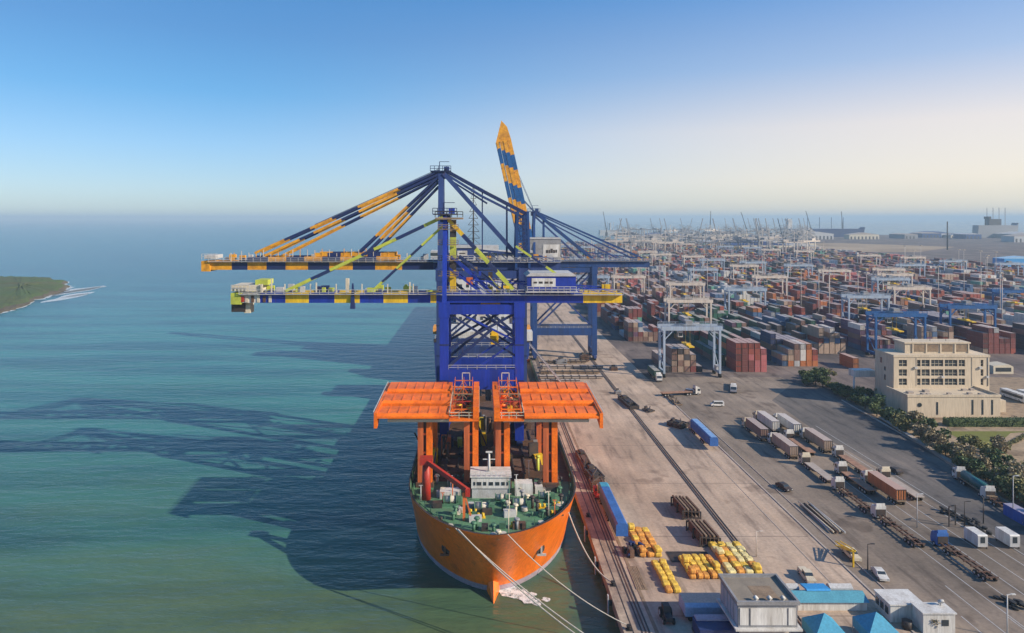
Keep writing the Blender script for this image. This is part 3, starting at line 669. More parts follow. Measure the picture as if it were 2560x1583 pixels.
    b = MB(); b.bb(-3.2, 3.0, yc - 3, yc + 3, apex - .2, apex + .1, 0); b.rail([(-3.2, yc - 3, apex), (3, yc - 3, apex)], 1.5, .08, 1.2, 0); b.bar((-.6, yc, apex), (-.6, yc, apex + 3), .22, .22, 0); b.bar((-.6, yc, apex + 3), (2.4, yc, apex + 3), .16, .16, 0); b.box((0, yc, apex - 1.2), (2.6, 5, 1.9), 0); b.box((1.6, yc, apex + .8), (1.6, 2, 1.3), 1)
    b.build('apex_platform', [c3, c], t)
    for (x0, z0, x1, z1, ww, seq, fr) in stays:
        for y in (gy[0], gy[1]):
            b = MB(); b.bands((x0, yc + (y - yc) * .7, z0), (x1, y, z1), ww, ww, seq, fr); b.build('forestay', [c3, c2, c, tipc or c2], t)
    for (x0, z0, x1, z1, ww, seq, fr) in backs:
        for y in (gy[0], gy[1]):
            b = MB(); b.bands((x0, yc + (y - yc) * .7, z0), (x1, y, z1), ww, ww, seq, fr); b.build('backstay', [c3, c2, c, tipc or c2], t)
    # machinery house
    hx0, hx1, hz0, hz1, hm = house
    b = MB(); b.bb(hx0, hx1, yc - 4.6, yc + 4.6, hz0, hz1 - .5, 0); b.ext([(hx0 - .3, hz1 - .5), (hx1 + .3, hz1 - .5), (hx1 - .8, hz1 + .3), (hx0 + .8, hz1 + .3)], yc - 4.9, yc + 4.9, 1, axis='y')
    b.rail([(hx0, yc - 5.4, hz0), (hx1, yc - 5.4, hz0)], 1.2, .07, 1.5, 1); b.bb(hx0 - .4, hx1 + .4, yc - 5.6, yc - 4.6, hz0 - .3, hz0, 1)
    mh = b.build('machinery_house', [hm, M['lgrey']], t)
    sx0, sx1, sz0, sz1, rows = sign
    b = MB(); b.bb(sx0, sx1, yc - 4.72, yc - 4.6, sz0, sz1, 0)
    sw, shh = sx1 - sx0, sz1 - sz0
    for (u0, u1, v0, v1) in rows: b.bb(sx0 + u0 * sw, sx0 + u1 * sw, yc - 4.76, yc - 4.71, sz0 + v0 * shh, sz0 + v1 * shh, 1)
    b.build('sign_board', [M['white'], M['dark']], mh)
    # stairs + elevator shaft on the waterside frame
    b = MB(); xs = lw * .5 + 1.1
    for k in range(int((gz - 6) / 4)):
        z = 5 + k * 4; b.bb(xs - .8, xs + .9, dep + .9, dep + 3, z, z + .12, 0); b.bar((xs - .7, dep + 1.6, z), (xs + .8, dep + 1.6, z + 4), .5, .15, 0)
    b.build('stair_flight', M['lgrey'], t)
    # trolley, cab, spreader
    tx = g * .62
    b = MB(); b.bb(tx - 2.5, tx + 2.5, gy[0] + .8, gy[1] - .8, gz - 1.0, gz - .2, 0); b.build('trolley', c2, t)
    cb = MB(); cb.bb(tx - 3.5, tx - 1.3, yc - 1.6, yc + 1.2, gz - 4, gz - 1.2, 0); cb.bb(tx - 3.7, tx - 3.48, yc - 1.3, yc + .9, gz - 3.6, gz - 2, 1); cb.bb(tx - 3.2, tx - 1.5, yc - 1.72, yc - 1.58, gz - 3.4, gz - 2.1, 1)
    cb.build('operator_cab', [M['white'], M['glass']], t)
    b = MB()
    for dx in (-1.2, 1.2):
        for dy in (-1, 1): b.bar((tx + dx + 1, yc + dy, gz - 1), (tx + dx * .6 + 1, yc + dy, gz - 9), .09, .09)
    b.build('hoist_cables', M['dark'], t)
    b = MB(); b.box((tx + 1, yc, gz - 9.3), (2.2, 6, .8), 0); b.box((tx + 1, yc, gz - 10.2), (2.0, 12, .5), 0); b.box((tx + 1, yc, gz - 8.6), (1.6, 2.2, .9), 0); b.build('spreader', M['yellow'], t)
    return t
bl, ye, nv = M['blue'], M['yellow'], M['navy']
# front crane: blue with yellow bands
gz1 = 48.4 - DZ
c1 = sts('quay_crane', (-9.0, 172, DZ), 'bright blue crane with yellow banded boom standing on the orange ship', 18.9, 14, gz1, 71.0 - DZ, -52.5, 45.5,
    (bl, ye, nv), {'boom': [1, 0, 1, 0, 1, 0, 1, 0, 3], 'back': ([0, 1], [.79, 1])}, [.03, .145, .27, .39, .52, .65, .77, .90, 1], 2.2, 2.4,
    (21, 33.5, 51.3 - DZ, 55.6 - DZ, M['blue']), portal=(27.0 - DZ, 32.0 - DZ),
    stays=[(-.6, 70.3 - DZ, -41, 51.2 - DZ, .75, [3, 0, 3, 0, 3, 0, 3], [.12, .30, .44, .52, .72, .84, 1]), (-.6, 68 - DZ, -19, 51 - DZ, .5, [3, 0, 3, 0, 3], [.3, .45, .65, .85, 1])],
    backs=[(.8, 69.5 - DZ, 17.5, 51.5 - DZ, .9, [1, 0, 3, 0, 3], [.22, .42, .62, .75, 1]), (1.5, 60 - DZ, 12.2, 50.6 - DZ, .6, [2], [1]), (3.5, 60 - DZ, 15.2, 50.6 - DZ, .6, [0], [1]), (1, 57 - DZ, 9.5, 50.6 - DZ, .5, [2], [1]), (18.5, 62.5 - DZ, 31, 54 - DZ, .55, [3, 0, 3], [.3, .6, 1])],
    braces=[(1, 46 - DZ, 18, 35.2 - DZ, .5), (1, 37 - DZ, 18, 46 - DZ, .6), (8, 32 - DZ, 18, 39 - DZ, .5), (1, 32.5 - DZ, 12, 42 - DZ, .7), (4, 46 - DZ, 18, 39 - DZ, .45)], tipc=M['lime'],
    sign=(22.2, 28.3, 52.4 - DZ, 54.6 - DZ, [(.08, .22, .40, .60), (.30, .46, .38, .62), (.54, .70, .38, .62), (.76, .88, .36, .62)]))
# yellow stair / elevator cladding of the front crane mast
b = MB()
for z0, z1, mi in ((51, 56.5, 0), (56.5, 59.5, 1), (59.5, 65, 2), (65, 66.5, 1), (66.5, 69.5, 3)): b.bb(1.2, 2.8, 4.5, 7, z0 - DZ, z1 - DZ, mi)
b.rail([(-2.5, 3, 70.2 - DZ), (4.6, 3, 70.2 - DZ)], 1.4, .09, 1.2, 1); b.bb(-2.5, 4.6, 3, 10, 69.6 - DZ, 70.1 - DZ, 3)
b.build('lift_shaft', [M['yellow'], M['dark'], M['lime'], M['wood']], c1)
# second crane: navy with amber bands
c2_ = sts('quay_crane', (-11.8, 203, DZ), 'navy crane with amber banded boom and long stays rising over the others', 24.6, 12, 54.6 - DZ, 84.2 - DZ, -69.5, 36,
    (M['steelblue'], M['amber'], nv), {'boom': [2, 1, 2, 1, 2, 1, 2, 1, 2, 1]}, [.14, .26, .36, .465, .56, .66, .745, .83, .9, 1], 2.2, 2.6,
    (3, 10, 57.6 - DZ, 61.5 - DZ, M['steelblue']), portal=(29 - DZ, 32 - DZ),
    stays=[(-.8, 84.2 - DZ, -56, 59.4 - DZ, .7, [0, 1, 0, 1, 0, 1], [.22, .44, .58, .70, .84, 1]), (-.8, 83.2 - DZ, -53, 58.6 - DZ, .7, [0, 1, 0, 1, 0, 1], [.24, .46, .56, .72, .80, 1]), (-.8, 82.2 - DZ, -48, 58.6 - DZ, .5, [0, 1, 0, 1], [.26, .50, .62, 1]),
        (-.8, 82.4 - DZ, -27, 57.6 - DZ, .6, [0, 1, 0], [.36, .72, 1]), (-.8, 81.2 - DZ, -24.4, 57.6 - DZ, .6, [0, 1, 0], [.40, .74, 1]), (-.8, 79.6 - DZ, -22, 57.6 - DZ, .5, [0, 1, 0], [.40, .70, 1]), (-.8, 84.8 - DZ, -38, 68 - DZ, .16, [0], [1])],
    backs=[(.8, 83.5 - DZ, 23.4, 58.2 - DZ, 1.3, [2], [1]), (1.0, 84.6 - DZ, 13, 78.0 - DZ, .9, [0], [1]), (13, 78 - DZ, 26, 71.2 - DZ, .9, [0], [1]), (1.0, 83.6 - DZ, 12, 76.8 - DZ, .6, [2], [1]), (12, 76.8 - DZ, 25.4, 70 - DZ, .6, [2], [1]), (1, 82.6 - DZ, 14, 74.4 - DZ, .4, [0], [1]), (25, 71 - DZ, 25.4, 58 - DZ, .6, [0], [1]), (12.5, 78 - DZ, 12.5, 58 - DZ, .35, [0], [1]), (20, 74 - DZ, 20, 58 - DZ, .35, [0], [1])],
    braces=[(1, 52 - DZ, 23.6, 33 - DZ, .8), (1, 33 - DZ, 23.6, 52 - DZ, .6)], tipc=M['amber'], group='tall quay cranes',
    sign=(5, 8, 58.6 - DZ, 60.2 - DZ, [(.2, .8, .4, .6)]), mastw=1.6)
# third crane: raised boom, on the quay
for y in (1.5, 10.5):
    b = MB()
    for x in (22.6, 26.6): b.bar((x, y, 55 - DZ), (x + (24.6 - x) * .25, y, 72 - DZ), .7, .7, 0)
    for k in range(5): z = 57 + k * 3 - DZ; b.bar((22.7, y, z), (26.5, y, z + 2.6), .28, .28, 0); b.bar((26.5, y, z), (22.7, y, z + 2.6), .28, .28, 0); b.bar((22.7, y, z), (26.5, y, z), .3, .3, 0)
    b.build('rear_tower', M['teal'], c2_)
for y in (2.2, 9.8):
    b = MB()
    b.bands((-58, y, 57.6 - DZ), (-13, y, 57.9 - DZ), 1.0, 1.3, [0, 1, 0, 1, 0, 1, 0, 0, 1, 1], [.14, .26, .38, .50, .62, .70, .76, .86, .94, 1])
    b.bands((-38, y + .2, 59.0 - DZ), (-14, y + .2, 59.0 - DZ), .8, 1.0, [1, 0, 1, 1, 0, 1])
    b.build('upper_gallery', [nv, M['amber'], M['palecream']], c2_)
b = MB(); b.bb(-62, -14, 1.9, 2.1, 57.4 - DZ, 57.5 - DZ, 2)
for k in range(22): x = -62 + k * 2.2; b.bar((x, 2.0, 56.6 - DZ), (x, 2.0, random.uniform(59.2, 61.2) - DZ), .18, .18, 2 if k % 3 else 1)
b.build('gallery_posts', [nv, M['amber'], M['palecream']], c2_)
for (x, z0, z1, w_) in ((-47, 50.8, 53, .5), (-44.5, 50.8, 54.4, .3), (-33, 50.8, 53.4, .3), (-25, 50.8, 54.5, .8), (-9, 50.8, 53.5, .35)): b = MB(); b.bar((x, 3.2, z0 - DZ), (x, 3.2, z1 - DZ), w_, w_, 0); b.build('boom_post', M['cream'], c1)
for (c_, d_, nm, m_) in (((-51, 7, 51.9), (7.5, 7, 1.6), 'equipment_cabin', 'cream'), ((-47.5, 7, 53.3), (3.2, 5, 1.3), 'winch_cover', 'lime'), ((-53.4, 6, 46.9), (3.6, 3.4, 2.4), 'inspection_basket', 'dark'), ((-51.2, 6, 46.7), (1.6, 3, 2.6), 'inspection_basket', 'cream'), ((-52.5, 3.0, 49.2), (2, .5, 1.4), 'warning_light', 'red')):
    b = MB(); b.box((c_[0], c_[1], c_[2] - DZ), d_, 0); b.build(nm, M[m_], c1)
for k in range(5): b = MB(); b.box((-50.8 + k * 1.5, 3.05, 49.2 - DZ), (.7, .2, 1.7), 0); b.build('tip_panel', M['cream' if k % 2 == 0 else 'brown'], c1)
random.seed(63)
for k in range(34):
    x, z = random.uniform(1, 17), random.uniform(50.8, 60); 
    if z - 50.8 > (18 - x) * 1.1: continue
    b = MB(); a = (x, random.uniform(2, 12), z - DZ); l = random.uniform(1.2, 4)
    if k % 3: b.bar(a, (a[0] + l * random.uniform(.2, 1), a[1], a[2] - l * random.uniform(.1, .9)), .16, .16); nm = 'cable_conduit'
    else: b.box(a, (random.uniform(.6, 1.8), .8, random.uniform(.6, 2))); nm = 'electrical_box'
    b.build(nm, random.choice([M['yellow'], M['wood'], M['lime'], M['dark'], M['blue'], M['colred'], M['lgrey']]), c1)
for k in range(5): b = MB(); z = 51 + k * 4 - DZ; b.bb(-1.8, 3.4, 3.4, 4.0, z, z + .2); b.rail([(-1.8, 3.4, z + .2), (3.4, 3.4, z + .2)], 1.1, .07, 1.0); b.build('mast_landing', M['wood'], c1)
b = MB(); b.box((-23.6, 3, 50 - DZ), (1.2, 1.2, 6.5), 0, tx=.3, ty=.3); b.build('boom_signal_cone', M['navy'], c1)
sts('quay_crane', (27.0, 338, 0), 'dark blue quay crane with its amber banded boom raised to the sky', 29.6, 12, 45.6, 73.2, 0, 57.5,
    (M['teal'], M['amber'], M['steelblue']), {'boom': [2, 1, 4, 1, 4, 1, 4, 1]}, [.10, .20, .36, .56, .69, .83, .95, 1], 2.4, 3.4,
    (-3.5, 13.2, 49.4, 60.0, M['grey']), up=(-15.0, 0, 108.5), portal=(12, 15.5),
    stays=[(.3, 73, -10.4, 98, .2, [2], [1]), (.3, 73, -6, 80, .3, [2], [1])],
    backs=[(.6, 73, 30.0, 49, 1.3, [2], [1]), (.6, 73.4, 55, 49.6, .7, [2], [1]), (.6, 72.6, 50, 49.6, .5, [2], [1]), (.6, 71.6, 43, 49.2, .5, [0], [1]), (.6, 70.8, 24, 49.2, .6, [0], [1]), (.3, 72.5, -1, 49, 1.2, [2], [1]), (5, 70, 5, 49, .6, [2], [1]), (-7, 75, -7, 49, .5, [2], [1]), (-12, 78, -3, 49, .4, [2], [1])],
    braces=[(1, 16, 28.6, 43, .8), (1, 43, 28.6, 16, .8)],
    sign=(4.4, 12.6, 50.6, 56.8, [(.16, .30, .30, .56), (.32, .42, .30, .56), (.44, .58, .32, .66), (.60, .72, .32, .56), (.74, .84, .34, .58)]))

# ------------------------------------------------------------------ blue ship astern
def blue_ship():
    t = thing('container_ship', (.8, 300, WZ), 'deep blue container ship with white lettering on its square stern', 'ship')
    b = MB(); n = 21
    prof = [(-21, -4), (-21, 19.5), (21, 19.5), (21, -4)]
    b.hexa([(-20, 0, -3), (20, 0, -3), (20, 250, -3), (-20, 250, -3), (-21, 0, 19.5), (21, 0, 19.5), (21, 250, 19.5), (-21, 250, 19.5)], 0)
    b.bb(-21.2, 21.2, -.25, .0, 18.9, 20.4, 1)
    b.build('hull', [mat('blue_hull', (.012, .05, .27), .5, .6, (.02, .03, .12), .12, streak=True), M['dark']], t)
    random.seed(12); b = MB()
    def marks(x0, x1, z0, z1, w):
        x = x0
        while x < x1:
            ww = w * random.uniform(.5, 1); k = random.random()
            b.bb(x, x + .35, -.06, .0, z0, z1)
            if k < .7: b.bb(x + .35, x + ww, -.06, 0, z1 - .4, z1)
            if k > .3: b.bb(x + .35, x + ww, -.06, 0, z0, z0 + .4)
            if k > .5: b.bb(x + ww, x + ww + .3, -.06, 0, z0, z1)
            x += ww + .9
    marks(-6, 3, 12.6, 14.0, 1.1); marks(-3, 8, 15, 16.6, 1.2); marks(-9.2, -3.2, 9, 11.2, 1.5); marks(.2, 12.5, 9, 11.2, 1.5)
    b.build('stern_lettering', M['white'], t)
    D = 19.5
    b = MB(); b.bb(-19, 19, 2, 14, D, D + 3, 0); b.bb(-17, 15, 3, 13, D + 3, D + 5.4, 0); b.rail([(-20.5, .5, D + .9), (20.5, .5, D + .9)], 1.2, .07, 2, 0)
    for k in range(9): b.bb(-16 + k * 3.6, -14.4 + k * 3.6, 1.95, 2.0, D + .8, D + 2.2, 1)
    b.build('poop_house', [M['white'], M['glass']], t)
    b = MB(); b.bb(-12, 13, 20, 33, D, D + 34, 0)
    for k in range(8):
        for q in range(7): b.bb(-10.6 + q * 3.3, -9.2 + q * 3.3, 19.94, 20.0, D + 2.4 + k * 3.8, D + 3.9 + k * 3.8, 1)
    b.build('accommodation_block', [M['white'], M['glass']], t)
    b = MB(); b.bb(-24, 24, 21, 31, D + 34.5, D + 38.5, 0); b.bb(-24.1, 24.1, 20.9, 31.1, D + 36.2, D + 37.6, 1); b.bb(-8, 8, 22, 30, D + 38.5, D + 41, 0); b.build('bridge', [M['lgrey'], M['glass']], t)
    b = MB(); b.bb(-6, 6, 40, 50, D, D + 36, 0); b.bb(-5.9, 6.1, 39.9, 50.1, D + 30, D + 33, 1); b.build('funnel', [M['amber'], M['white']], t)
    for s in (-1, 1):
        b = MB(); b.ext([(6, D + 3), (7, D + 1.8), (14, D + 1.8), (15.5, D + 3.2), (14, D + 5), (7, D + 5)], s * 20.6 - 1.3, s * 20.6 + 1.3, 0); b.build('lifeboat', M['bagor'], t)
    b = MB(); b.tube((-4, 30, D + 38), (-4, 30, D + 70), .5, 6, 0, .2)
    for k in range(9): z = D + 41 + k * 3.2; w_ = 3.4 - k * .3; b.bar((-4 - w_, 30, z), (-4 + w_, 30, z), .25, .25); b.bar((-4 - w_, 30, z), (-4, 30, z + 3), .18, .18); b.bar((-4 + w_, 30, z), (-4, 30, z + 3), .18, .18)
    b.build('radar_mast', M['dark'], t)
blue_ship()
random.seed(40)
k = 0
for bay in range(5):
    for c_ in range(12):
        for tr in range(3):
            cn = random.choice(['steel blue', 'rust orange', 'maroon', 'navy blue', 'pale grey', 'ochre'])
            if bay == 0 and tr == 2 or bay == 0:
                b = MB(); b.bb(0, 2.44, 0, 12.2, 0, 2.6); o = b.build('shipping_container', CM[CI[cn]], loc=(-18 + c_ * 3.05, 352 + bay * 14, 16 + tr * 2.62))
                tag(o, f'{cn} container on the blue ship, {ORD[tr]} tier of the {ORD[c_]} row'+f'', 'container', 'containers on the deck of the blue ship')

# ------------------------------------------------------------------ container yard

random.seed(77)
PITCHX, CW, CH, BL = 2.85, 2.5, 2.66, 12.9
blocks = []
starts = [310, 310, 322, 352, 348, 356, 352, 345, 372, 380, 390, 400, 420, 440, 455, 470, 480, 500, 520, 540]
for k in range(20): blocks.append((84.2 + k * 29.2, starts[k], 1500 + (k * 37) % 220 if k > 1 else 1050 + 90 * k))
wts = [('maroon', 20), ('brick red', 12), ('dusty brown', 20), ('tan', 12), ('rust orange', 7), ('dark green', 5), ('mint green', 4), ('navy blue', 7), ('steel blue', 7), ('pale grey', 6), ('off white', 5), ('charcoal', 6), ('rose pink', 3), ('ochre', 3), ('plum', 5)]
pool = [CI[n] for n, w_ in wts for _ in range(w_)]
cells = {}
for bi, (x0, y0, y1) in enumerate(blocks):
    nb = int((y1 - y0) / BL)
    zone = random.choice(pool)
    for bay in range(nb):
        if random.random() < .22: zone = random.choice(pool)
        if bay and (bay % 17 == 13 or (bi == 0 and 2 <= bay <= 5)): continue
        base = random.choice([2, 3, 3, 4, 4, 5])
        for c_ in range(6):
            h = max(0, min(5, base + random.choice([-2, -1, 0, 0, 0, 1]))); z0 = zone
            if bi == 1 and bay == 0: h = 5 if c_ in (1, 2, 3, 4) else (4 if c_ == 5 else 0)
            if bi == 1 and bay in (1, 2): h = (2, 5, 4, 5, 4, 3)[c_]
            if bi == 0 and bay == 0: h = (1, 4, 4, 4, 3, 1)[c_]
            if bi == 2 and bay == 0: h = (2, 3, 4, 4, 4, 3)[c_]
            for tr in range(h):
                col = z0 if random.random() < .62 else random.choice(pool)
                if bi == 1 and bay == 0: col = CI[random.choice(['rose pink', 'rose pink', 'brick red', 'maroon'])] if tr < 4 else CI['brick red']
                if bi == 0 and bay == 0: col = CI[random.choice(['charcoal', 'tan', 'dusty brown', 'maroon', 'dusty brown'])]
                if bi == 2 and bay == 0: col = CI[['tan', 'tan', 'dusty brown', 'off white', 'rust orange', 'brick red'][c_] if tr else random.choice(['steel blue', 'pale grey', 'rust orange'])]
                cells[bi, bay, c_, tr] = col
def cpos(bi, bay, c_, tr): return blocks[bi][0] + c_ * PITCHX, blocks[bi][1] + bay * BL, tr * CH
vis = []
for (bi, bay, c_, tr), col in cells.items():
    top = (bi, bay, c_, tr + 1) not in cells; front = (bi, bay - 1, c_, tr) not in cells; side = (bi, bay, c_ - 1, tr) not in cells
    x, y, z = cpos(bi, bay, c_, tr)
    if not (top or front or side): continue
    if x > y * .83 + 14: continue
    sc_ = (front * CW * CH + side * 12.2 * CH * .25 + top * 30 * (70 - z) / y) / y ** 2
    vis.append((sc_, bi, bay, c_, tr, col, x, y, z))
vis.sort(reverse=True)
def cont_mb(mb, x, y, z, mi=0, L_=12.2, detail=True):
    mb.bb(x, x + CW, y, y + L_, z, z + CH - .06, mi)
b = MB()
b.bb(0, CW, 0, 12.2, 0, CH - .06, 0)
for q in (0, CW / 2 - .06, CW - .12): b.bb(q, q + .12, -.06, 0, 0, CH - .06, 1)
for q in (.62, CW - .68): b.bb(q, q + .05, -.09, 0, .1, CH - .2, 1)
b.bb(.12, CW - .12, -.05, 0, CH - .24, CH - .06, 1); b.bb(.12, CW - .12, -.05, 0, 0, .14, 1)
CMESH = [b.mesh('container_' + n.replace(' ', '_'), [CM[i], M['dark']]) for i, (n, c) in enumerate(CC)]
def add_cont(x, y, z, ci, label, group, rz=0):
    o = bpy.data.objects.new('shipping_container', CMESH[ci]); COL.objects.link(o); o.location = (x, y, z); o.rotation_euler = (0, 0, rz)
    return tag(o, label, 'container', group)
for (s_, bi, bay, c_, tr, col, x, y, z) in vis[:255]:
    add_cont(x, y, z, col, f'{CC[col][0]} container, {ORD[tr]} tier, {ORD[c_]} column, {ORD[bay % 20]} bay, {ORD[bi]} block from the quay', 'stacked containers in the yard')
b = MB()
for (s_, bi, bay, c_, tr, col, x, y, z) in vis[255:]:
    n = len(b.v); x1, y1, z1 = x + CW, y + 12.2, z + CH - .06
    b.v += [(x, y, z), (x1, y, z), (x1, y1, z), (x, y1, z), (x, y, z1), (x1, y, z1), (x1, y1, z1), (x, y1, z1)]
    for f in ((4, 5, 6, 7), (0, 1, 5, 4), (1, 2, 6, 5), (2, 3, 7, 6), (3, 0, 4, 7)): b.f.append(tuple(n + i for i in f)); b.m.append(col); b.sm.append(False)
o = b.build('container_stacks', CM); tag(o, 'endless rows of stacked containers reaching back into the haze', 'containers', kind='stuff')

# lone containers and a stack by the building
for (xd, yd, cn, lab) in ((2046, 886, 'rust orange', 'rust orange container lowest in the pair beside the cream building'), (2046, 886, 'rust orange', 'rust orange container on top of the pair beside the cream building')):
    p = G(xd, yd); add_cont(p.x, p.y + 3, 0 if 'lowest' in lab else CH * 1, CI[cn], lab, 'pair of containers beside the cream building')
# ------------------------------------------------------------------ rubber tyred gantries
def rtg(mm, wn=24.5):
    t = thing('yard_gantry_crane', (0, 0, 0), '', 'gantry crane', 'rubber tyred gantries over the container blocks')
    for x in (0, wn):
        for y in (0, 7.5):
            b = MB(); b.bar((x, y, 1.6), (x, y + (1.2 if y == 0 else -1.2) * 0, 20.5), .9, .9); lg = b.build('leg', mm, t)
            b = MB()
            for k in (-1, 1): b.tube((x - .35, y + k * .8, .8), (x + .35, y + k * .8, .8), .8, 12)
            b.build('wheel', M['black'], lg)
        b = MB(); b.bb(x - .5, x + .5, .5, 7, 1.6, 2.8); b.bb(x - .4, x + .4, .45, 7.05, 19.4, 20.4); b.bar((x, .5, 3), (x, 7, 10), .25, .25); b.build('sill_beam', mm, t)
    for y in (.4, 7.1):
        b = MB(); b.bb(-1.2, wn + 1.2, y - .6, y + .6, 20.5, 22.3); b.bar((.4, y, 16.5), (4, y, 20.4), .4, .4); b.bar((wn - .4, y, 16.5), (wn - 4, y, 20.4), .4, .4); b.rail([(-1.2, y - .6, 22.3), (wn + 1.2, y - .6, 22.3)], 1.1, .06, 2.5); b.build('girder', mm, t)
    b = MB(); b.bb(9, 14, .5, 7, 22.35, 22.9); b.box((11.5, 3.7, 23.7), (3, 4, 1.6)); b.build('trolley', M['grey'], t)
    b = MB(); b.bb(6.6, 8.6, 1.4, 3.6, 17.4, 20, 0); b.bb(6.5, 6.62, 1.7, 3.4, 17.8, 19.2, 1); b.bb(6.9, 8.4, 1.33, 1.42, 17.8, 19.2, 1); b.build('operator_cab', [M['white'], M['glass']], t)
    b = MB(); b.box((11.5, 3.7, 13.6), (2.3, 12, .5)); b.box((11.5, 3.7, 14.1), (2, 3, .6))
    for dx in (-1, 1): b.bar((11.5 + dx, 3.7, 14.3), (11.5 + dx, 3.7, 22.4), .1, .1)
    b.build('spreader', M['yellow'], t)
    b = MB(); b.box((wn, 3.7, 3.7), (1.6, 3, 1.8)); b.build('generator_box', M['lgrey'], t)
    return t
ra, rb_, rc_ = rtg(M['paleblue']), rtg(M['palecream']), rtg(M['skyblue'])
rt = [(0, 300, ra, 'pale blue yard gantry standing at the head of the first container block'),
      (1, 398, rb_, 'cream yard gantry over the second container block from the quay'),
      (2, 500, rb_, 'cream yard gantry over the third block, behind the other cream one'),
      (3, 462, ra, 'grey blue yard gantry over the fourth block with orange boxes inside'),
      (5, 420, ra, 'pale blue yard gantry over the sixth container block'),
      (4, 341, rc_, 'dark blue yard gantry just behind the cream building roof'),
      (6, 372, rc_, 'dark blue yard gantry over the seventh container block'),
      (7, 470, rb_, 'cream yard gantry over the eighth container block'),
      (5, 560, rb_, 'cream yard gantry deep in the sixth container block'),
      (8, 540, ra, 'pale blue yard gantry over the ninth container block'),
      (9, 450, rc_, 'dark blue yard gantry over the tenth container block'),
      (0, 560, ra, 'pale blue yard gantry deep in the first container block'),
      (2, 700, rb_, 'cream yard gantry far back in the third container block'),
      (6, 690, rb_, 'cream yard gantry far back in the seventh container block'),
      (4, 640, ra, 'pale blue yard gantry far back in the fifth container block'),
      (10, 640, rb_, 'cream yard gantry far back in the eleventh container block'),
      (12, 700, ra, 'pale blue yard gantry far back in the thirteenth container block'),
      (1, 820, ra, 'pale blue yard gantry at the back of the second container block'),
      (3, 900, ra, 'pale blue yard gantry at the back of the fourth container block'),
      (8, 880, rb_, 'cream yard gantry at the back of the ninth container block')]
random.seed(301)
for k in range(26):
    bi_ = 1 + (k * 7) % 17; y_ = 560 + (k * 137) % 800
    if blocks[bi_][0] < y_ * .78: rt.append((bi_, y_, (rb_, ra, rb_)[k % 3], f'slim {("cream", "pale blue", "cream")[k % 3]} yard gantry over the {ORD[bi_]} block, {ORD[(y_ - 560) // 50]} row into the haze'))
used = set()
for k, y, src, lab in rt:
    o = src if id(src) not in used else copy_tree(src); used.add(id(src))
    place(o, (blocks[k][0] - 3.3, y, 0), 0, lab)

# lamp masts across the yard
def mast_mesh(h, r=.28):
    b = MB(); b.tube((0, 0, 0), (0, 0, h), r, 8, 0, r * .55); b.box((0, 0, h), (3.4, .8, .35)); b.box((0, 0, h + .3), (.8, 2.6, .3))
    for x in (-1.5, -.5, .5, 1.5): b.box((x, -.4, h - .25), (.6, .5, .4))
    return b
mm_ = mast_mesh(34).mesh('light_mast', M['palecream'])
random.seed(91)
for k in range(110):
    bi = random.randrange(0, 19); y = random.uniform(420, 1500) if k > 14 else random.uniform(340, 620); x = blocks[bi][0] - 5.6
    if x > y * .83: continue
    o = bpy.data.objects.new('light_mast', mm_); COL.objects.link(o); o.location = (x, y, 0); tag(o, 'tall pale lighting mast standing in an aisle between container blocks', 'light mast', 'lighting masts between the container blocks')

# far port: gantries, sheds, cranes, ships
random.seed(101)
b = MB(); b.bb(0, 1.6, 0, 1.6, 0, 40); b.bb(26, 27.6, 0, 1.6, 0, 40); b.bb(-30, 44, 0, 1.6, 36, 39); b.bar((.8, .8, 39), (.8, .8, 62), 1.2, 1.2); b.bar((.8, .8, 62), (-28, .8, 39), .5, .5); b.bar((.8, .8, 62), (42, .8, 39), .5, .5); b.bb(0, 27, 0, 1.6, 12, 14); b.bb(0, 1.6, 16, 17.6, 0, 40); b.bb(26, 27.6, 16, 17.6, 0, 40); b.bb(18, 30, 1, 12, 39, 44)
fc = b.mesh('far_crane', M['grey']); fcl = b.mesh('far_crane_pale', M['palecream'])
b = MB(); b.bb(0, 1.6, 0, 1.6, 0, 40); b.bb(26, 27.6, 0, 1.6, 0, 40); b.bb(0, 44, 0, 1.6, 36, 39); b.bar((.8, .8, 39), (.8, .8, 62), 1.2, 1.2); b.bar((.8, .8, 39), (-12, .8, 92), 1.8, 1.8); b.bar((.8, .8, 62), (42, .8, 39), .5, .5); b.bb(0, 27, 0, 1.6, 12, 14); b.bb(18, 30, 1, 12, 39, 44)
fc2 = b.mesh('far_crane_raised', M['grey'])
for k in range(120):
    y = random.uniform(1150, 2650); x = (random.uniform(1470, 1930) * K - 1200) / 1707 * y
    o = bpy.data.objects.new('harbour_crane', fc2 if k % 4 == 0 else (fcl if k % 4 == 1 else fc)); COL.objects.link(o); o.location = (x, y, 0); o.rotation_euler = (0, 0, random.choice([0, 0, math.pi, .4, -.4])); o.scale = (.75, .75, .75)
    tag(o, ('raised boom harbour crane standing grey in the distant haze' if k % 4 == 0 else ('pale harbour crane standing in the distant haze beyond the yard' if k % 4 == 1 else 'grey harbour crane standing in the distant haze beyond the yard')), 'crane', 'distant harbour cranes')
def slewcrane(x, y, h, jib, lean, lab):
    t = thing('slewing_crane', (x, y, 0), lab, 'crane', 'jib cranes on the skyline')
    b = MB(); b.bb(-4, 4, -4, 4, 0, h * .3); b.bar((0, 0, h * .3), (0, 0, h * .62), 3, 3); b.build('tower', M['dark'], t)
    b = MB(); b.bar((0, 0, h * .5), (lean, 0, h + jib), 1.8, 1.8); b.bar((-3, 0, h * .55), (lean * .8, 0, h + jib * .8), .8, .8); b.build('jib', M['dark'], t)
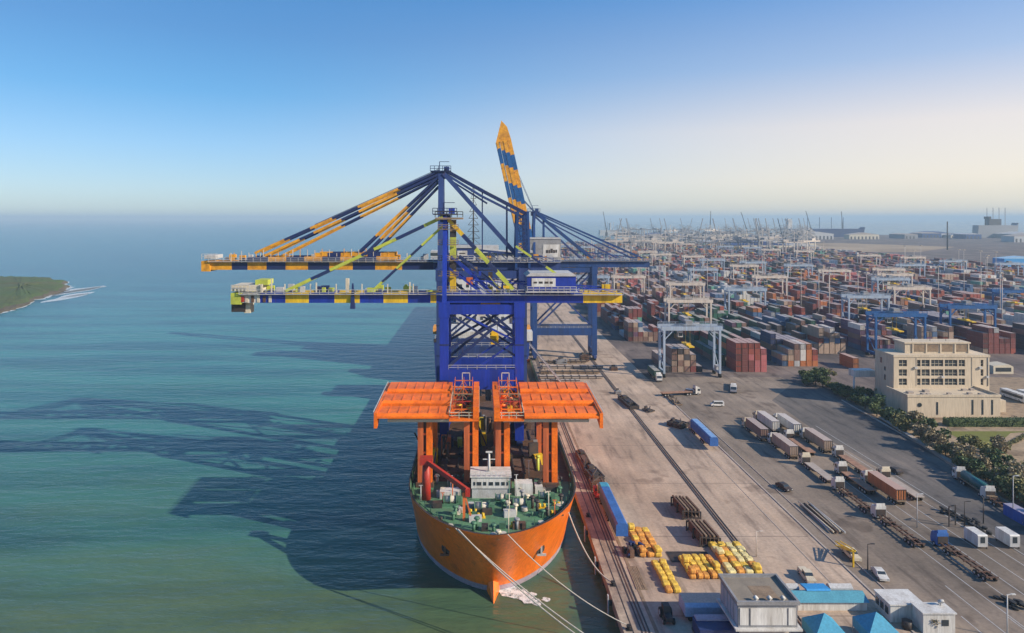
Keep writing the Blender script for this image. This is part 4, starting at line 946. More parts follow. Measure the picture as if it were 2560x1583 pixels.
for (xd, yb, top, ln, lab) in ((1448, 556, 505, -8, 'slender jib crane beside the white vessel on the hazy skyline'), (1783, 557, 506, -14, 'leaning jib crane on the skyline above the container yard'), (1937, 556, 504, -13, 'leaning jib crane rising behind the long navy vessel'), (2012, 556, 505, -3, 'upright mast crane on the long navy vessel'), (1696, 556, 504, 1, 'single upright black mast on the skyline')):
    y = 2600.0; x = (xd * K - 1200) / 1707 * y; zt = 70 + (545 - top * K) / 1707 * y
    slewcrane(x, y, zt * .55, zt * .45, ln * K / 1707 * y, lab)
b = MB(); b.tube((0, 0, 0), (0, 0, 62), 1.6, 8, 0, 1.1); o = b.build('chimney', M['dark'], loc=((2262 * K - 1200) / 1707 * 1500, 1500, 0)); tag(o, 'thin dark chimney on the skyline above the sandy yard', 'chimney')
random.seed(55)
for k in range(64):
    y = random.uniform(1380, 2600); xd = random.uniform(1500, 2440); x = (xd * K - 1200) / 1707 * y
    if 640 < x < 1500 and 1100 < y < 2200: continue
    wx, wy, h = random.uniform(40, 130), random.uniform(30, 120), random.uniform(8, 18)
    b = MB(); b.bb(0, wx, 0, wy, 0, h, 0); b.ext([(-1, h), (wx / 2, h + wx * .07), (wx + 1, h)], 0, wy, 1, axis='y')
    for q in range(int(wx / 12)): b.bb(4 + q * 12, 9 + q * 12, -.2, 0, 0, h * .6, 2)
    o = b.build('warehouse', [random.choice([M['grey'], M['cream'], M['concrete'], M['teal'], M['lgrey']]), random.choice([M['lgrey'], M['grey'], M['steelblue'], M['concrete']]), M['dark']], loc=(x, y, 0))
    tag(o, 'low hazy warehouse with a shallow roof beyond the container yard', 'warehouse', 'distant warehouses beyond the yard')
# navy vessel and pale vessel on the skyline
def far_ship(x0d, x1d, ybase, y, h, m, m2, lab, tower):
    x0, x1 = ((q * K - 1200) / 1707 * y for q in (x0d, x1d)); L_ = x1 - x0
    t = thing('cargo_ship', (x0, y, 0), lab, 'ship', 'ships lying beyond the far yard')
    b = MB(); b.ext([(0, 0), (L_ * .02, h), (L_ * .97, h), (L_, h * 1.2), (L_ * .97, 0)], 0, 30, 0, axis='y'); b.build('hull', m, t)
    b = MB(); hh = 1.5 if h > 40 else 2.0; b.bb(L_ * tower, L_ * (tower + .3 if h > 40 else tower + .05), 4, 26, h, h * hh); b.bb(L_ * (tower - .01), L_ * (tower + .04), 2, 28, h * hh, h * (hh + .2)); b.build('superstructure', m2, t)
    b = MB()
    for k in range(4): b.bar((L_ * (.3 + k * .15), 15, h), (L_ * (.3 + k * .15), 15, h * 2.4), 1.4, 1.4)
    b.build('deck_masts', m, t)
far_ship(1876, 2066, 566, 2500, 30, M['navy'], M['white'], 'long navy vessel lying across the skyline behind the yard', .04)
far_ship(2335, 2432, 566, 2400, 44, M['grey'], M['dark'], 'bulky grey vessel on the horizon over the blue roofed shed', .3)
far_ship(1432, 1478, 556, 2700, 22, M['lgrey'], M['white'], 'small white vessel on the horizon beside the slender jib crane', .55)
p = G(2398, 640); b = MB(); b.bb(0, 60, 0, 22, 0, 13, 0, 1); b.ext([(0, 13), (30, 16), (60, 13)], 0, 22, 1, axis='y'); o = b.build('blue_shed', [M['sheet'], mat('pale_blue_roof', (.35, .55, .72), .5)], loc=(p.x, p.y, 0)); tag(o, 'bright blue shed with pale blue roof at the edge of the container yard', 'shed')

# ------------------------------------------------------------------ cream office building
def office():
    t = thing('office_building', (168, 240, 0), 'cream office building with rows of square windows and a walled forecourt block', 'building')
    O = (168, 240)
    def bb(b, x0, x1, y0, y1, z0, z1, m=0): b.bb(x0 - O[0], x1 - O[0], y0 - O[1], y1 - O[1], z0, z1, m)
    b = MB(); bb(b, 150, 182.5, 239.5, 252, 0, 7.2); bb(b, 149.8, 182.7, 239.3, 239.75, 7.2, 8.0); bb(b, 149.8, 150.25, 239.75, 252, 7.2, 8.0); bb(b, 182.25, 182.7, 239.75, 252, 7.2, 8.0); b.build('lower_block', M['building'], t)
    b = MB()
    X0, X1, Y = 152.7, 188.0, 252.0
    cols = [(154.6, 157.6), (161.2, 162.6), (163.0, 166.0), (166.5, 171.0), (171.5, 176.2), (176.7, 179.0), (184.8, 185.8)]
    rows = [(8.3, 10.7), (11.7, 14.1), (15.2, 17.6)]
    # façade built as piers and spandrels so that openings are real recesses
    xs = [X0] + [q for c in cols for q in c] + [X1]
    for i in range(0, len(xs), 2): bb(b, xs[i], xs[i + 1], Y, Y + .5, 0, 18.6)
    for (a, c) in cols:
        zz = [0] + [q for r_ in rows for q in r_] + [18.6]
        for i in range(0, len(zz), 2): bb(b, a, c, Y + .003, Y + .5, zz[i], zz[i + 1])
    bb(b, X0, X1, Y + .5, Y + 12, 0, 18.6); bb(b, X0 - .2, X1 + .2, Y - .2, Y + 12.2, 18.6, 19.4)
    for x in (161.0, 181.5): bb(b, x, x + .25, Y - .12, Y, 8, 18.6)
    b.build('main_block', M['building'], t)
    for (a, c) in cols:
        for (z0, z1) in rows:
            b = MB(); bb(b, a, c, Y + .38, Y + .46, z0, z1, 0)
            n = max(1, round((c - a) / 1.5))
            for i in range(1, n): xx = a + (c - a) * i / n; bb(b, xx - .05, xx + .05, Y + .30, Y + .37, z0, z1, 1)
            bb(b, a, c, Y + .28, Y + .35, z0 + .9, z0 + 1.0, 1); b.build('window', [M['glass'], M['cream']], t)
    b = MB(); bb(b, 159, 183, 255.5, 262, 19.4, 23.0); bb(b, 158.6, 183.4, 255.1, 262.4, 23.0, 23.5)
    for x in (161.6, 166.6, 172.0, 177.4, 182.4): bb(b, x, x + .5, 255.2, 255.5, 19.4, 23.0)
    b.build('penthouse', M['building'], t)
    for x in (162.2, 167.2, 172.6, 178.0):
        b = MB(); bb(b, x, x + 4.2, 255.35, 255.46, 20.0, 22.6); b.build('infill_panel', M['wood'], t)  # brown panels set between the penthouse piers
    for x in (154.9 + 5.2, 172.5, 176, 179.4):
        b = MB(); bb(b, x, x + .55, 239.4, 239.48, 1.0, 6.2 if x > 170 else 5.4); b.build('slit_window', M['glass'], t)
    b = MB(); b.tube((154.2 - O[0], -.62, 4.4), (154.2 - O[0], -.5, 4.4), .75, 16); b.build('round_window', M['glass'], t)
    for (y, z0, z1) in ((257, 9, 11), (257, 12.5, 14), (259.5, 15, 17)):
        b = MB(); bb(b, X0 - .06, X0 - .01, y, y + .9, z0, z1); b.build('slit_window', M['glass'], t)
    b = MB(); bb(b, 183.4, 189.5, 246, 251, 0, 4.2); b.build('side_annex', M['building'], t)
    for k, x in enumerate((170.0, 184.0, 186.6, 160.2)):
        b = MB(); bb(b, x, x + 1.0, Y - .55, Y - .02, 11.0 + (k % 2) * 3.4, 11.7 + (k % 2) * 3.4); b.build('air_conditioner', M['lgrey'], t)
    b = MB(); b.tube((188.0 - O[0] - .6, Y - O[1] - .1, 8), (188.0 - O[0] - .6, Y - O[1] - .1, 18.6), .12, 6); b.build('drain_pipe', M['grey'], t)
    b = MB()
    for x in (163, 170, 176, 181): b.tube((x - O[0], 258 - O[1], 23.5), (x - O[0], 258 - O[1], 26 + (x % 3)), .08, 5)
    b.bar((163 - O[0], 258 - O[1], 25.5), (165 - O[0], 258 - O[1], 25.5), .08, .08); b.build('roof_aerials', M['dark'], t)
    random.seed(4); b = MB()
    for k in range(9): x, y = random.uniform(152, 181), random.uniform(241, 250); b.box((x - O[0], y - O[1], 7.55), (random.uniform(.8, 2), random.uniform(.8, 2), .7))
    b.build('roof_units', M['concrete'], t)
office()
p = G(2372, 893); b = MB(); b.ext([(0, 0), (0, 3.6), (7, 4.2), (9, 3.2), (9, 0)], 0, 7, 0, axis='y'); b.bb(1, 8, -.05, 0, 1, 2.8, 1); o = b.build('gatehouse', [M['cream'], M['glass']], loc=(p.x, p.y, 0)); tag(o, 'small cream gatehouse with wide window beside the curved road', 'gatehouse')
# white canopy on a post
p = G(2039, 948); t = thing('canopy_sign', (p.x, p.y, 0), 'blank white canopy panel carried on a single white post near the bushes', 'canopy')
b = MB(); b.tube((0, 0, 0), (0, 0, 8), .35, 10); b.build('post', M['white'], t)
b = MB(); b.bb(-.5, 7.6, -1, 3, 8, 10.6); b.build('panel', M['white'], t)
# ------------------------------------------------------------------ plants
def crown_mesh(name, h, r, n, lm, seed, flat=1.0, palm=False):
    random.seed(seed); b = MB()
    cl = [(random.uniform(-.65, .65) * r, random.uniform(-.65, .65) * r, h * random.uniform(.35, .82), r * random.uniform(.3, .55)) for _ in range(9)]
    for k in range(n):
        cx, cy, cz, cr = random.choice(cl)
        u = Vector((random.gauss(0, 1), random.gauss(0, 1), random.gauss(0, 1))).normalized() * cr * random.uniform(.55, 1.1)
        p = Vector((cx, cy, cz)) + Vector((u.x, u.y, u.z * flat)); p.z = max(.15, p.z)
        s = random.uniform(.12, .46) * (r / 2.4) ** .4
        a = Vector((random.gauss(0, 1), random.gauss(0, 1), random.gauss(0, .6))).normalized(); c = a.cross(Vector((random.gauss(0, 1), random.gauss(0, 1), random.gauss(0, 1)))).normalized()
        b.face([p - a * s, p + c * s * .6, p + a * s, p - c * s * .6], 0)
    return b.mesh(name, lm)
def trunk_mesh(h, r, seed):
    random.seed(seed); b = MB(); b.tube((0, 0, 0), (0, 0, h * .5), r, 7, 0, r * .6)
    for k in range(5): a = k * 1.26; b.tube((0, 0, h * random.uniform(.25, .45)), (math.cos(a) * h * .3, math.sin(a) * h * .3, h * random.uniform(.6, .8)), r * .5, 5, 0, r * .15)
    return b.mesh('trunk', M['trunk'])
kinds = [('leafy green', crown_mesh('crown_green', 5, 2.6, 900, LEAF[0], 1), trunk_mesh(5, .22, 1)), ('olive coloured', crown_mesh('crown_olive', 4.4, 2.8, 900, LEAF[1], 2), trunk_mesh(4.4, .2, 2)),
         ('dry straw coloured', crown_mesh('crown_dry', 5.4, 2.3, 800, LEAF[2], 3), trunk_mesh(5.4, .2, 3)), ('dark green', crown_mesh('crown_dark', 4.2, 2.9, 950, LEAF[3], 4), trunk_mesh(4.2, .24, 4))]
def tree(x, y, k, s, label, group='trees and bushes along the verge', z=0):
    t = thing('tree', (x, y, z), label, 'tree', group, random.uniform(0, 6)); t.scale = (s, s, s * random.uniform(.85, 1.15))
    o = bpy.data.objects.new('crown', kinds[k][1]); COL.objects.link(o); o.parent = t
    o = bpy.data.objects.new('trunk', kinds[k][2]); COL.objects.link(o); o.parent = t
spine = [(139.5, 291), (140.5, 276), (140.2, 262), (140.0, 248), (139.0, 232), (137.4, 216), (135.6, 202), (133.6, 190), (131.8, 178), (130.6, 166), (130.8, 152), (131.4, 140)]
random.seed(66); cnt = 0
for i, (a, c) in enumerate(zip(spine, spine[1:])):
    for q in range(9):
        f = (q + random.random() * .8) / 9; x = a[0] + (c[0] - a[0]) * f + random.uniform(.2, 5.2); y = a[1] + (c[1] - a[1]) * f
        k = random.choice([0, 0, 3, 3, 1]) if i < 4 else random.choice([0, 1, 1, 2, 2, 3]); s = random.uniform(.5, 1.3) * (.85 if i < 3 else 1)
        if x > 143 and 238 < y < 254: continue
        sz = 'low' if s < .7 else ('mid height' if s < .9 else 'tall')
        tree(x, y, k, s, f'{sz} {kinds[k][0]} tree, {ORD[q]} of the {ORD[i]} verge clump from the yard')
for n_, (xd, yd, k, s) in enumerate(((1918, 912, 0, 1.0), (1938, 905, 1, 1.0), (1958, 902, 3, 1.1), (1980, 903, 1, .95), (1930, 920, 3, .9), (2070, 950, 3, .9), (2095, 952, 0, .9))):
    p = G(xd, yd); tree(p.x, p.y, k, s, f'{kinds[k][0]} bush, {ORD[n_]} in the clump at the yard junction', 'bushes at the yard junction')
for n_, (x, y, k, s) in enumerate(((148, 206, 1, 1), (151.5, 199, 2, 1.1), (146, 196, 1, 1.1), (143, 188, 3, 1.2), (155, 203, 1, .9), (140, 178, 2, 1.2), (146, 182, 1, 1.3), (149, 174, 0, 1.3), (143, 168, 3, 1.3), (139, 158, 0, 1.2), (138, 150, 3, 1.2))):
    tree(x, y, k, s, f'{kinds[k][0]} tree, {ORD[n_]} of the grove at the tip of the lawn', 'grove at the tip of the lawn')
def hedge(x0, x1, y0, y1, h, seed, lab):
    t = thing('hedge', ((x0 + x1) / 2, (y0 + y1) / 2, 0), lab, 'hedge', 'clipped hedges round the lawn'); random.seed(seed); b = MB()
    for k in range(2600):
        fx = random.random(); f = random.choice('tsf')
        x = (fx - .5) * (x1 - x0); y = (random.random() - .5) * (y1 - y0); z = random.uniform(.1, h)
        if f == 't': z = h + random.uniform(-.15, .25)
        elif f == 's': y = -(y1 - y0) / 2 + random.uniform(-.15, .1)
        p = Vector((x, y, z)); s = random.uniform(.14, .3); a = Vector((random.gauss(0, 1), random.gauss(0, 1), random.gauss(0, .6))).normalized(); c = a.cross(Vector((random.gauss(0, 1), random.gauss(0, 1), random.gauss(0, 1)))).normalized()
        b.face([p - a * s, p + c * s * .6, p + a * s, p - c * s * .6], 0)
    b.bb(-(x1 - x0) / 2 + .1, (x1 - x0) / 2 - .1, -(y1 - y0) / 2 + .1, (y1 - y0) / 2 - .1, 0, h - .1, 1)
    b.build('foliage', [LEAF[3], LEAF[0]], t)
hedge(157, 186, 228.5, 232, 2.3, 1, 'long dark clipped hedge between the cream building and the lawn')
t = thing('hedge', (167, 208, 0), 'low yellowish hedge strip running along the slanting lawn edge', 'hedge', 'clipped hedges round the lawn'); b = MB(); random.seed(9)
for k in range(1500):
    f = random.random(); p = Vector((-13 + 27 * f + random.uniform(-.7, .7), -4 + 19 * f + random.uniform(-.7, .7), random.uniform(.1, .8))); s = .25; a = Vector((random.gauss(0, 1), random.gauss(0, 1), random.gauss(0, .6))).normalized(); c = a.cross(Vector((random.gauss(0, 1), random.gauss(0, 1), random.gauss(0, 1)))).normalized()
    b.face([p - a * s, p + c * s * .6, p + a * s, p - c * s * .6], 0)
b.build('foliage', LEAF[1], t)
# ------------------------------------------------------------------ vehicles
def wheel(t, x, y, r=.5, w=.35, n=1):
    b = MB(); s = 1 if x > 0 else -1; b.tube((x - s * w / 2, y, r), (x + s * w / 2, y, r), r, 14, 0); b.tube((x + s * w / 2, y, r), (x + s * (w / 2 + .02), y, r), r * .5, 10, 1); b.build('wheel', [M['black'], M['lgrey']], t)
def make_truck(cabm, bed=True, bedm=None, L_=12.6):
    "tractor unit with a flat semi-trailer; local origin at the ground under the tractor's front bumper, trailer towards -y"
    t = thing('articulated_truck', (0, 0, 0), '', 'truck', 'trucks waiting in the lorry park')
    b = MB(); b.ext([(0, .55), (.06, 1.5), (-.25, 2.75), (-.6, 3.0), (-2.1, 3.05), (-2.15, .55)], -1.22, 1.22, 0); b.box((0, -.02, .5), (2.4, .3, .5), 1)
    cb = b.build('cab', [cabm, M['dark']], t)
    b = MB(); b.face([(-1.05, .075, 1.6), (1.05, .075, 1.6), (1.0, -.19, 2.65), (-1.0, -.19, 2.65)]); b.build('windscreen', M['glass'], cb)
    for s in (-1, 1):
        b = MB(); b.bb(s * 1.23 - .01, s * 1.23 + .01, -1.3, -.35, 1.65, 2.5); b.build('side_window', M['glass'], cb)
    b = MB(); b.ext([(-.8, 3.05), (-2.0, 3.75), (-2.1, 3.05)], -1.0, 1.0, 0); b.build('wind_deflector', cabm, cb)
    for s in (-1, 1): b = MB(); b.box((s * 1.42, -.1, 2.2), (.14, .12, .6)); b.build('mirror', M['dark'], cb)
    b = MB(); b.box((0, -2.2, 1.6), (2.2, .08, 1.6)); b.build('rear_panel', M['dark'], cb)
    b = MB(); b.bb(-.45, .45, -6.2, -.4, .6, .95); b.bb(-1.1, -.5, -3.6, -2.5, .5, 1.1); b.build('chassis', M['dark'], t)
    for y in (-1.1, -4.3, -5.5):
        for s in (-1, 1): wheel(t, s * 1.05, y)
    y0 = -3.4; y1 = y0 - L_
    b = MB(); b.bb(-1.2, 1.2, y1, y0, 1.2, 1.42, 0)
    for s in (-.5, .5): b.bb(s - .09, s + .09, y1 + .2, y0 - .3, .85, 1.2, 1)
    for k in range(9): yy = y1 + (y0 - y1) * (k + .5) / 9; b.bb(-1.2, 1.2, yy - .06, yy + .06, 1.1, 1.2, 1)
    b.build('trailer_bed', [bedm or M['wood'], M['brown']], t)
    for y in (y1 + 1.2, y1 + 2.4, y1 + 3.6):
        for s in (-1, 1): wheel(t, s * 1.05, y)
    return t
def make_skeletal(cabm):
    t = thing('skeletal_trailer_truck', (0, 0, 0), '', 'truck', 'trucks waiting in the lorry park')
    b = MB(); b.ext([(0, .55), (.06, 1.5), (-.25, 2.75), (-.6, 3.0), (-2.1, 3.05), (-2.15, .55)], -1.22, 1.22, 0); cb = b.build('cab', [cabm], t)
    b = MB(); b.face([(-1.05, .075, 1.6), (1.05, .075, 1.6), (1.0, -.19, 2.65), (-1.0, -.19, 2.65)]); b.build('windscreen', M['glass'], cb)
    b = MB()
    for s in (-.55, .55): b.bb(s - .12, s + .12, -16.5, -.5, .85, 1.15)
    for k in range(7): y = -3.8 - k * 2.05; b.bb(-1.2, 1.2, y - .12, y + .12, 1.0, 1.2)
    b.build('chassis', M['brown'], t)
    b = MB(); b.ext([(-.8, 3.05), (-2.0, 3.75), (-2.1, 3.05)], -1.0, 1.0, 0); b.build('wind_deflector', cabm, cb)
    b = MB(); b.bb(-1.1, 1.1, -2.24, -2.16, .8, 2.4); b.build('rear_panel', M['dark'], cb)
    for y in (-1.1, -4.3, -5.5, -13, -14.2, -15.4):
        for s in (-1, 1): wheel(t, s * 1.05, y)
    return t
TRW, TRB, TRG = make_truck(M['white']), make_truck(M['cream'], bedm=M['concrete']), make_truck(M['white'], bedm=mat('faded_red_bed', (.36, .20, .13), .8, .6, (.15, .09, .06), .6))
SKW, SKB = make_skeletal(M['white']), make_skeletal(M['bluec'])
used = set()
def put(src, x, y, label, rz=0, group=None):
    o = src if id(src) not in used else copy_tree(src); used.add(id(src)); return place(o, (x, y, 0), rz, label, group)
def load(x, y, cn, label, L_=12.2, z=1.43):
    o = add_cont(x - CW / 2, y - 3.5 - 12.2, z, CI[cn], label, 'containers carried on trailers'); return o
# (x, y of cab front, kind)
tk = [(89.0, 229, TRB, 'dusty brown', 'cream cab truck heading the queue under a dusty brown container'),
      (90.8, 213, TRW, 'tan', 'white cab truck under a tan container near the head of the queue'),
      (96.0, 237, TRB, 'off white', 'truck under an off white container at the top of the queue'),
      (101.6, 234, TRW, 'off white', 'white cab truck under a pale container next to the access road'),
      (103.2, 218, TRW, 'tan', 'white cab truck under a tan container in the outer lane'),
      (97.2, 216, TRG, None, 'white cab truck with an empty reddish flatbed in the second lane'),
      (92.2, 195, TRB, None, 'cream cab truck with an empty grey flatbed in the first lane'),
      (104.8, 201, TRG, None, 'white cab truck with a long orange brown flatbed in the outer lane'),
      (98.8, 188, TRG, None, 'white cab truck with a pinkish flatbed in the second lane'),
      (92.2, 177, SKW, None, 'white cab truck with a bare rusty chassis halfway down the queue'),
      (102.3, 181.5, TRW, 'rust orange', 'white cab truck under a bright orange container'),
      (108.2, 184, TRB, None, 'truck with an empty pale flatbed beside the orange container'),
      (93.0, 160.5, SKW, None, 'white cab truck with a long bare chassis near the pickup crane'),
      (98.2, 147, SKB, None, 'blue cab truck with long bare beams at the foot of the lorry park')]
for x, y, src, cn, lab in tk:
    put(src, x, y, lab)
    if cn: load(x, y, cn, f'{cn} container on a trailer in {"the head" if y > 210 else "the middle"} of the queue' + (' by the road' if x > 100 else (', first lane' if x < 92 else ', second lane')) + (', foremost' if y > 225 else ''))
load(101.6, 234, 'off white', 'x').name = 'spare'; bpy.data.objects.remove(bpy.data.objects['spare'])
put(TRW, 76.5, 291, 'white cab truck beside the pale blue gantry carrying a dark green container', math.pi); add_cont(76.5 - CW / 2, 294.5, 1.43, CI['dark green'], 'dark green container on the truck beside the pale blue gantry', 'containers carried on trailers')
put(TRG, 87, 271, 'white cab truck crossing in front of the dark container stack', R(-80))
put(TRW, 101, 272, 'white cab truck turning in front of the red container stack', R(160))
# blue covered trailers on the apron
put(TRB, 70.3, 226.5, 'truck with a blue tarpaulin trailer parked on the open concrete apron', 0)
b = MB(); b.ext([(-1.25, 0), (-1.25, 2.3), (-.9, 2.7), (.9, 2.7), (1.25, 2.3), (1.25, 0)], -21.5, -2.6, 0, axis='y', ms=[0, 0, 1, 0, 0, 0]); o = b.build('tarpaulin_load', [M['bluec'], mat('pale_blue_tarpaulin', (.22, .38, .62), .5, .5, (.05, .14, .42), .8)], loc=(70.3, 226.5, 1.45)); tag(o, 'blue sheeted load with a pale top on the apron trailer', 'load')
put(TRW, 30.6, 172.5, 'truck with a blue tarpaulin trailer close to the quay edge rails', 0)
b = MB(); b.ext([(-1.3, 0), (-1.3, 2.3), (-.9, 2.75), (.9, 2.75), (1.3, 2.3), (1.3, 0)], -25.5, -5.2, 0, axis='y', ms=[0, 0, 0, 0, 0, 0]); b.ext([(-1.32, 1.4), (-1.32, 2.4), (-.9, 2.8), (.9, 2.8), (1.32, 2.4), (1.32, 1.4)], -5.2, -2.6, 1, axis='y'); o = b.build('tarpaulin_load', [M['bluec'], M['tent']], loc=(30.6, 172.5, 1.45)); tag(o, 'long plain blue sheeted load on the trailer beside the quay rails', 'load')
put(TRW, 128.5, 184, 'white cab truck with a teal tanker trailer parked against the verge', R(-8))
b = MB(); b.tube((0, -13.6, 2.3), (0, -3.6, 2.3), 1.05, 16, 0); o = b.build('tank', mat('tank_green', (.02, .12, .13), .4), loc=(128.5, 184, 0)); o.rotation_euler = (0, 0, R(-8)); tag(o, 'long teal tank lying on the trailer beside the verge', 'tank')
put(SKW, 126.5, 171, 'grey chassis truck in the shade of the verge trees', R(-6))
# cars, vans
def make_car(m, L_=4.4, pickup=False, van=False):
    t = thing('car', (0, 0, 0), '', 'car', 'cars on the apron and lorry park')
    h = L_ / 2; b = MB()
    if van: prof = [(h, .35), (h, .95), (h - .7, 1.15), (h - 1.2, 1.85), (-h + .1, 1.9), (-h, 1.7), (-h, .35)]
    elif pickup: prof = [(h, .4), (h, 1.0), (h - 1.2, 1.15), (h - 1.7, 1.75), (h - 3.0, 1.78), (h - 3.2, 1.15), (-h, 1.1), (-h, .4)]
    else: prof = [(h, .35), (h, .75), (h - 1.15, .95), (h - 1.8, 1.42), (-h + 1.1, 1.45), (-h + .35, 1.0), (-h, .9), (-h, .35)]
    n = len(prof); k = len(b.v)
    for x, ins in ((-.88, 0), (.88, 0)):
        for u, z in prof: b.v.append(((x * (1 if z < 1.05 else .82)), u, z))
    for i in range(n): j = (i + 1) % n; b.f.append((k + i, k + j, k + n + j, k + n + i)); b.m.append(0); b.sm.append(False)
    b.f.append(tuple(range(k, k + n))); b.f.append(tuple(reversed(range(k + n, k + 2 * n)))); b.m += [0, 0]; b.sm += [False, False]
    b.build('body', m, t)
    zt = 1.85 if van else (1.76 if pickup else 1.42)
    def lerp(a, c, f): return a + (c - a) * f
    y0, z0, y1, z1 = (prof[2][0], prof[2][1], prof[3][0], prof[3][1])
    b = MB(); b.face([(-.74, lerp(y0, y1, .12) + .01, lerp(z0, z1, .12) + .012), (.74, lerp(y0, y1, .12) + .01, lerp(z0, z1, .12) + .012), (.68, lerp(y0, y1, .9) + .01, lerp(z0, z1, .9) + .012), (-.68, lerp(y0, y1, .9) + .01, lerp(z0, z1, .9) + .012)]); b.build('windscreen', M['glass'], t)
    e = -h + (.4 if van else .9) if not pickup else h - 2.9
    for s in (-1, 1):
        b = MB(); za, zb = 1.06, zt - .1; b.face([(s * .87 * (1 if za < 1.05 else .92), y1 + .35, za), (s * .80, e, za), (s * .745, e + .15, zb), (s * .745, y1 - .05, zb)]); b.build('side_window', M['glass'], t)
    for y in (h - .85, -h + .85):
        for s in (-1, 1): wheel(t, s * .80, y, .33, .22)
    for s in (-1, 1):
        b = MB(); b.box((s * .62, h + .01, .68), (.34, .05, .2)); b.build('headlight', M['lgrey'], t)
    return t
carW = make_car(M['white']); carV = make_car(M['white'], 4.8, van=True); carB = make_car(M['cream'], 5.2, pickup=True); carD = make_car(M['dark'], 4.6)
p = G(1712, 970); place(carV, (p.x, p.y, 0), R(88), 'small white van driving across the open asphalt')
p = G(2101, 1378); place(carW, (p.x, p.y, 0), R(172), 'white saloon car parked alone near the tents')
p = G(1926, 1382); place(carB, (p.x, p.y, 0), R(176), 'cream pickup parked behind the white cabin')
p = G(1872, 1168); place(carD, (p.x, p.y, 0), R(195), 'dark grey car parked alone beside the first lorry lane')
c = copy_tree(carD); p = G(2135, 1128); place(c, (p.x, p.y, 0), R(10), 'dark car parked near the access road beyond the orange container')
c = copy_tree(carV); p = G(1645, 940); place(c, (p.x, p.y, 0), R(60), 'pale van by the foot of the pale blue gantry')
# pickup with yellow crane
p = G(2032, 1330); c = copy_tree(carB); place(c, (p.x, p.y, 0), R(178), 'white and blue recovery pickup carrying a yellow lattice arm')
b = MB()
for s in (-.5, .5): b.bar((s, 0, 1.3), (s * .7, 6.5, 3.2), .22, .22); b.bar((s, 0, 2.2), (s * .7, 6.5, 3.4), .16, .16)
for k in range(6): f = k / 5; b.bar((-.5 + .15 * f, 6.5 * f, 1.3 + 1.9 * f), (.5 - .15 * f, 6.5 * f, 2.2 + 1.2 * f), .14, .14)
b.bar((0, 6.3, 0), (0, 6.3, 3.3), .3, .3)
o = b.build('lattice_arm', M['yellow'], c, (1.6, -2.2, 0))
# white bus shapes by the office
bus = thing('bus', (0, 0, 0), '', 'bus', 'white buses parked by the office')
b = MB(); b.ext([(-6, .5), (-6, 2.9), (-5.7, 3.15), (5.8, 3.15), (6, 2.9), (6.1, .5)], -1.25, 1.25, 0); b.build('body', M['white'], bus)
for s in (-1, 1):
    b = MB(); b.bb(s * 1.26 - .02, s * 1.26 + .02, -5.4, 5.2, 1.5, 2.5); b.build('side_window', M['glass'], bus)
b = MB(); b.bb(-1.1, 1.1, -6.05, -6.0, 1.4, 2.6); b.build('rear_window', M['glass'], bus)
for y in (-3.6, 3.8):
    for s in (-1, 1): wheel(bus, s * 1.1, y)
place(bus, (206, 263, 0), 0, 'white bus parked closest to the cream office building')
c = copy_tree(bus); place(c, (211, 261, 0), 0, 'white bus parked farther out beside its twin')
c = copy_tree(bus); place(c, (216, 260, 0), 0, 'outermost white bus at the end of the short row')

# ------------------------------------------------------------------ goods on the quay
def pillow(seed):
    random.seed(seed); b = MB(); nu, nv = 14, 7; rows = []
    def sg(v, e): return math.copysign(abs(v) ** e, v)
    for j in range(nv + 1):
        v = -math.pi / 2 + math.pi * j / nv; row = []
        for i in range(nu):
            u = 2 * math.pi * i / nu; k = 1 + random.uniform(-.07, .07)
            row.append((.5 * sg(math.cos(v), .45) * sg(math.cos(u), .4) * k, .5 * sg(math.cos(v), .45) * sg(math.sin(u), .4) * k, .5 + .5 * sg(math.sin(v), .6) * k))
        rows.append(row)
    for j in range(nv):
        for i in range(nu): b.face([rows[j][i], rows[j][(i + 1) % nu], rows[j + 1][(i + 1) % nu], rows[j + 1][i]], 0, True)
    return b
PIL = {}
def bales(x0, x1, y0, y1, nx, ny, lab, mats_, seed, tiers=1, group='yellow bales stacked on the quay'):
    random.seed(seed); dx, dy = (x1 - x0) / nx, (y1 - y0) / ny; n = 0
    for i in range(nx):
        for j in range(ny):
            for q in range(1 if random.random() > tiers - 1 else 2):
                w_, d_, h = dx * random.uniform(.86, 1.0), dy * random.uniform(.86, 1.0), random.uniform(.8, 1.15); mm_b = random.choice(mats_); key = (mm_b.name, random.randrange(3))
                if key not in PIL: st = random.getstate(); PIL[key] = pillow(key[1]).mesh('bale', mm_b); random.setstate(st)
                o = bpy.data.objects.new('bale', PIL[key]); COL.objects.link(o); o.location = (x0 + dx * (i + .5), y0 + dy * (j + .5), q * .95); o.scale = (w_, d_, h); o.rotation_euler = (0, 0, random.uniform(-.15, .15))
                n += 1; tag(o, f'{"upper" if q else "lower"} bale, {ORD[i]} column and {ORD[j]} row of the {lab}', 'bale', group)
bales(40.6, 47.4, 132, 140.5, 5, 4, 'bright yellow block beside the white cabin', [M['bag'], M['bag'], M['bag'], M['bagor']], 1, 1.2)
bales(48.6, 55.4, 133.5, 146, 4, 6, 'pale yellow block behind the white cabin', [M['bagpale'], M['bagpale'], M['bag'], M['bagor']], 2, 1.08)
bales(32.8, 37.6, 140.5, 153, 3, 6, 'amber pile near the blue truck', [M['bagor'], M['bag'], M['bagor']], 3, 1.3)
bales(34.6, 37.6, 127, 138.5, 2, 6, 'amber line leading to the tractor', [M['bagor'], M['bag'], M['bag']], 4, 1.15)
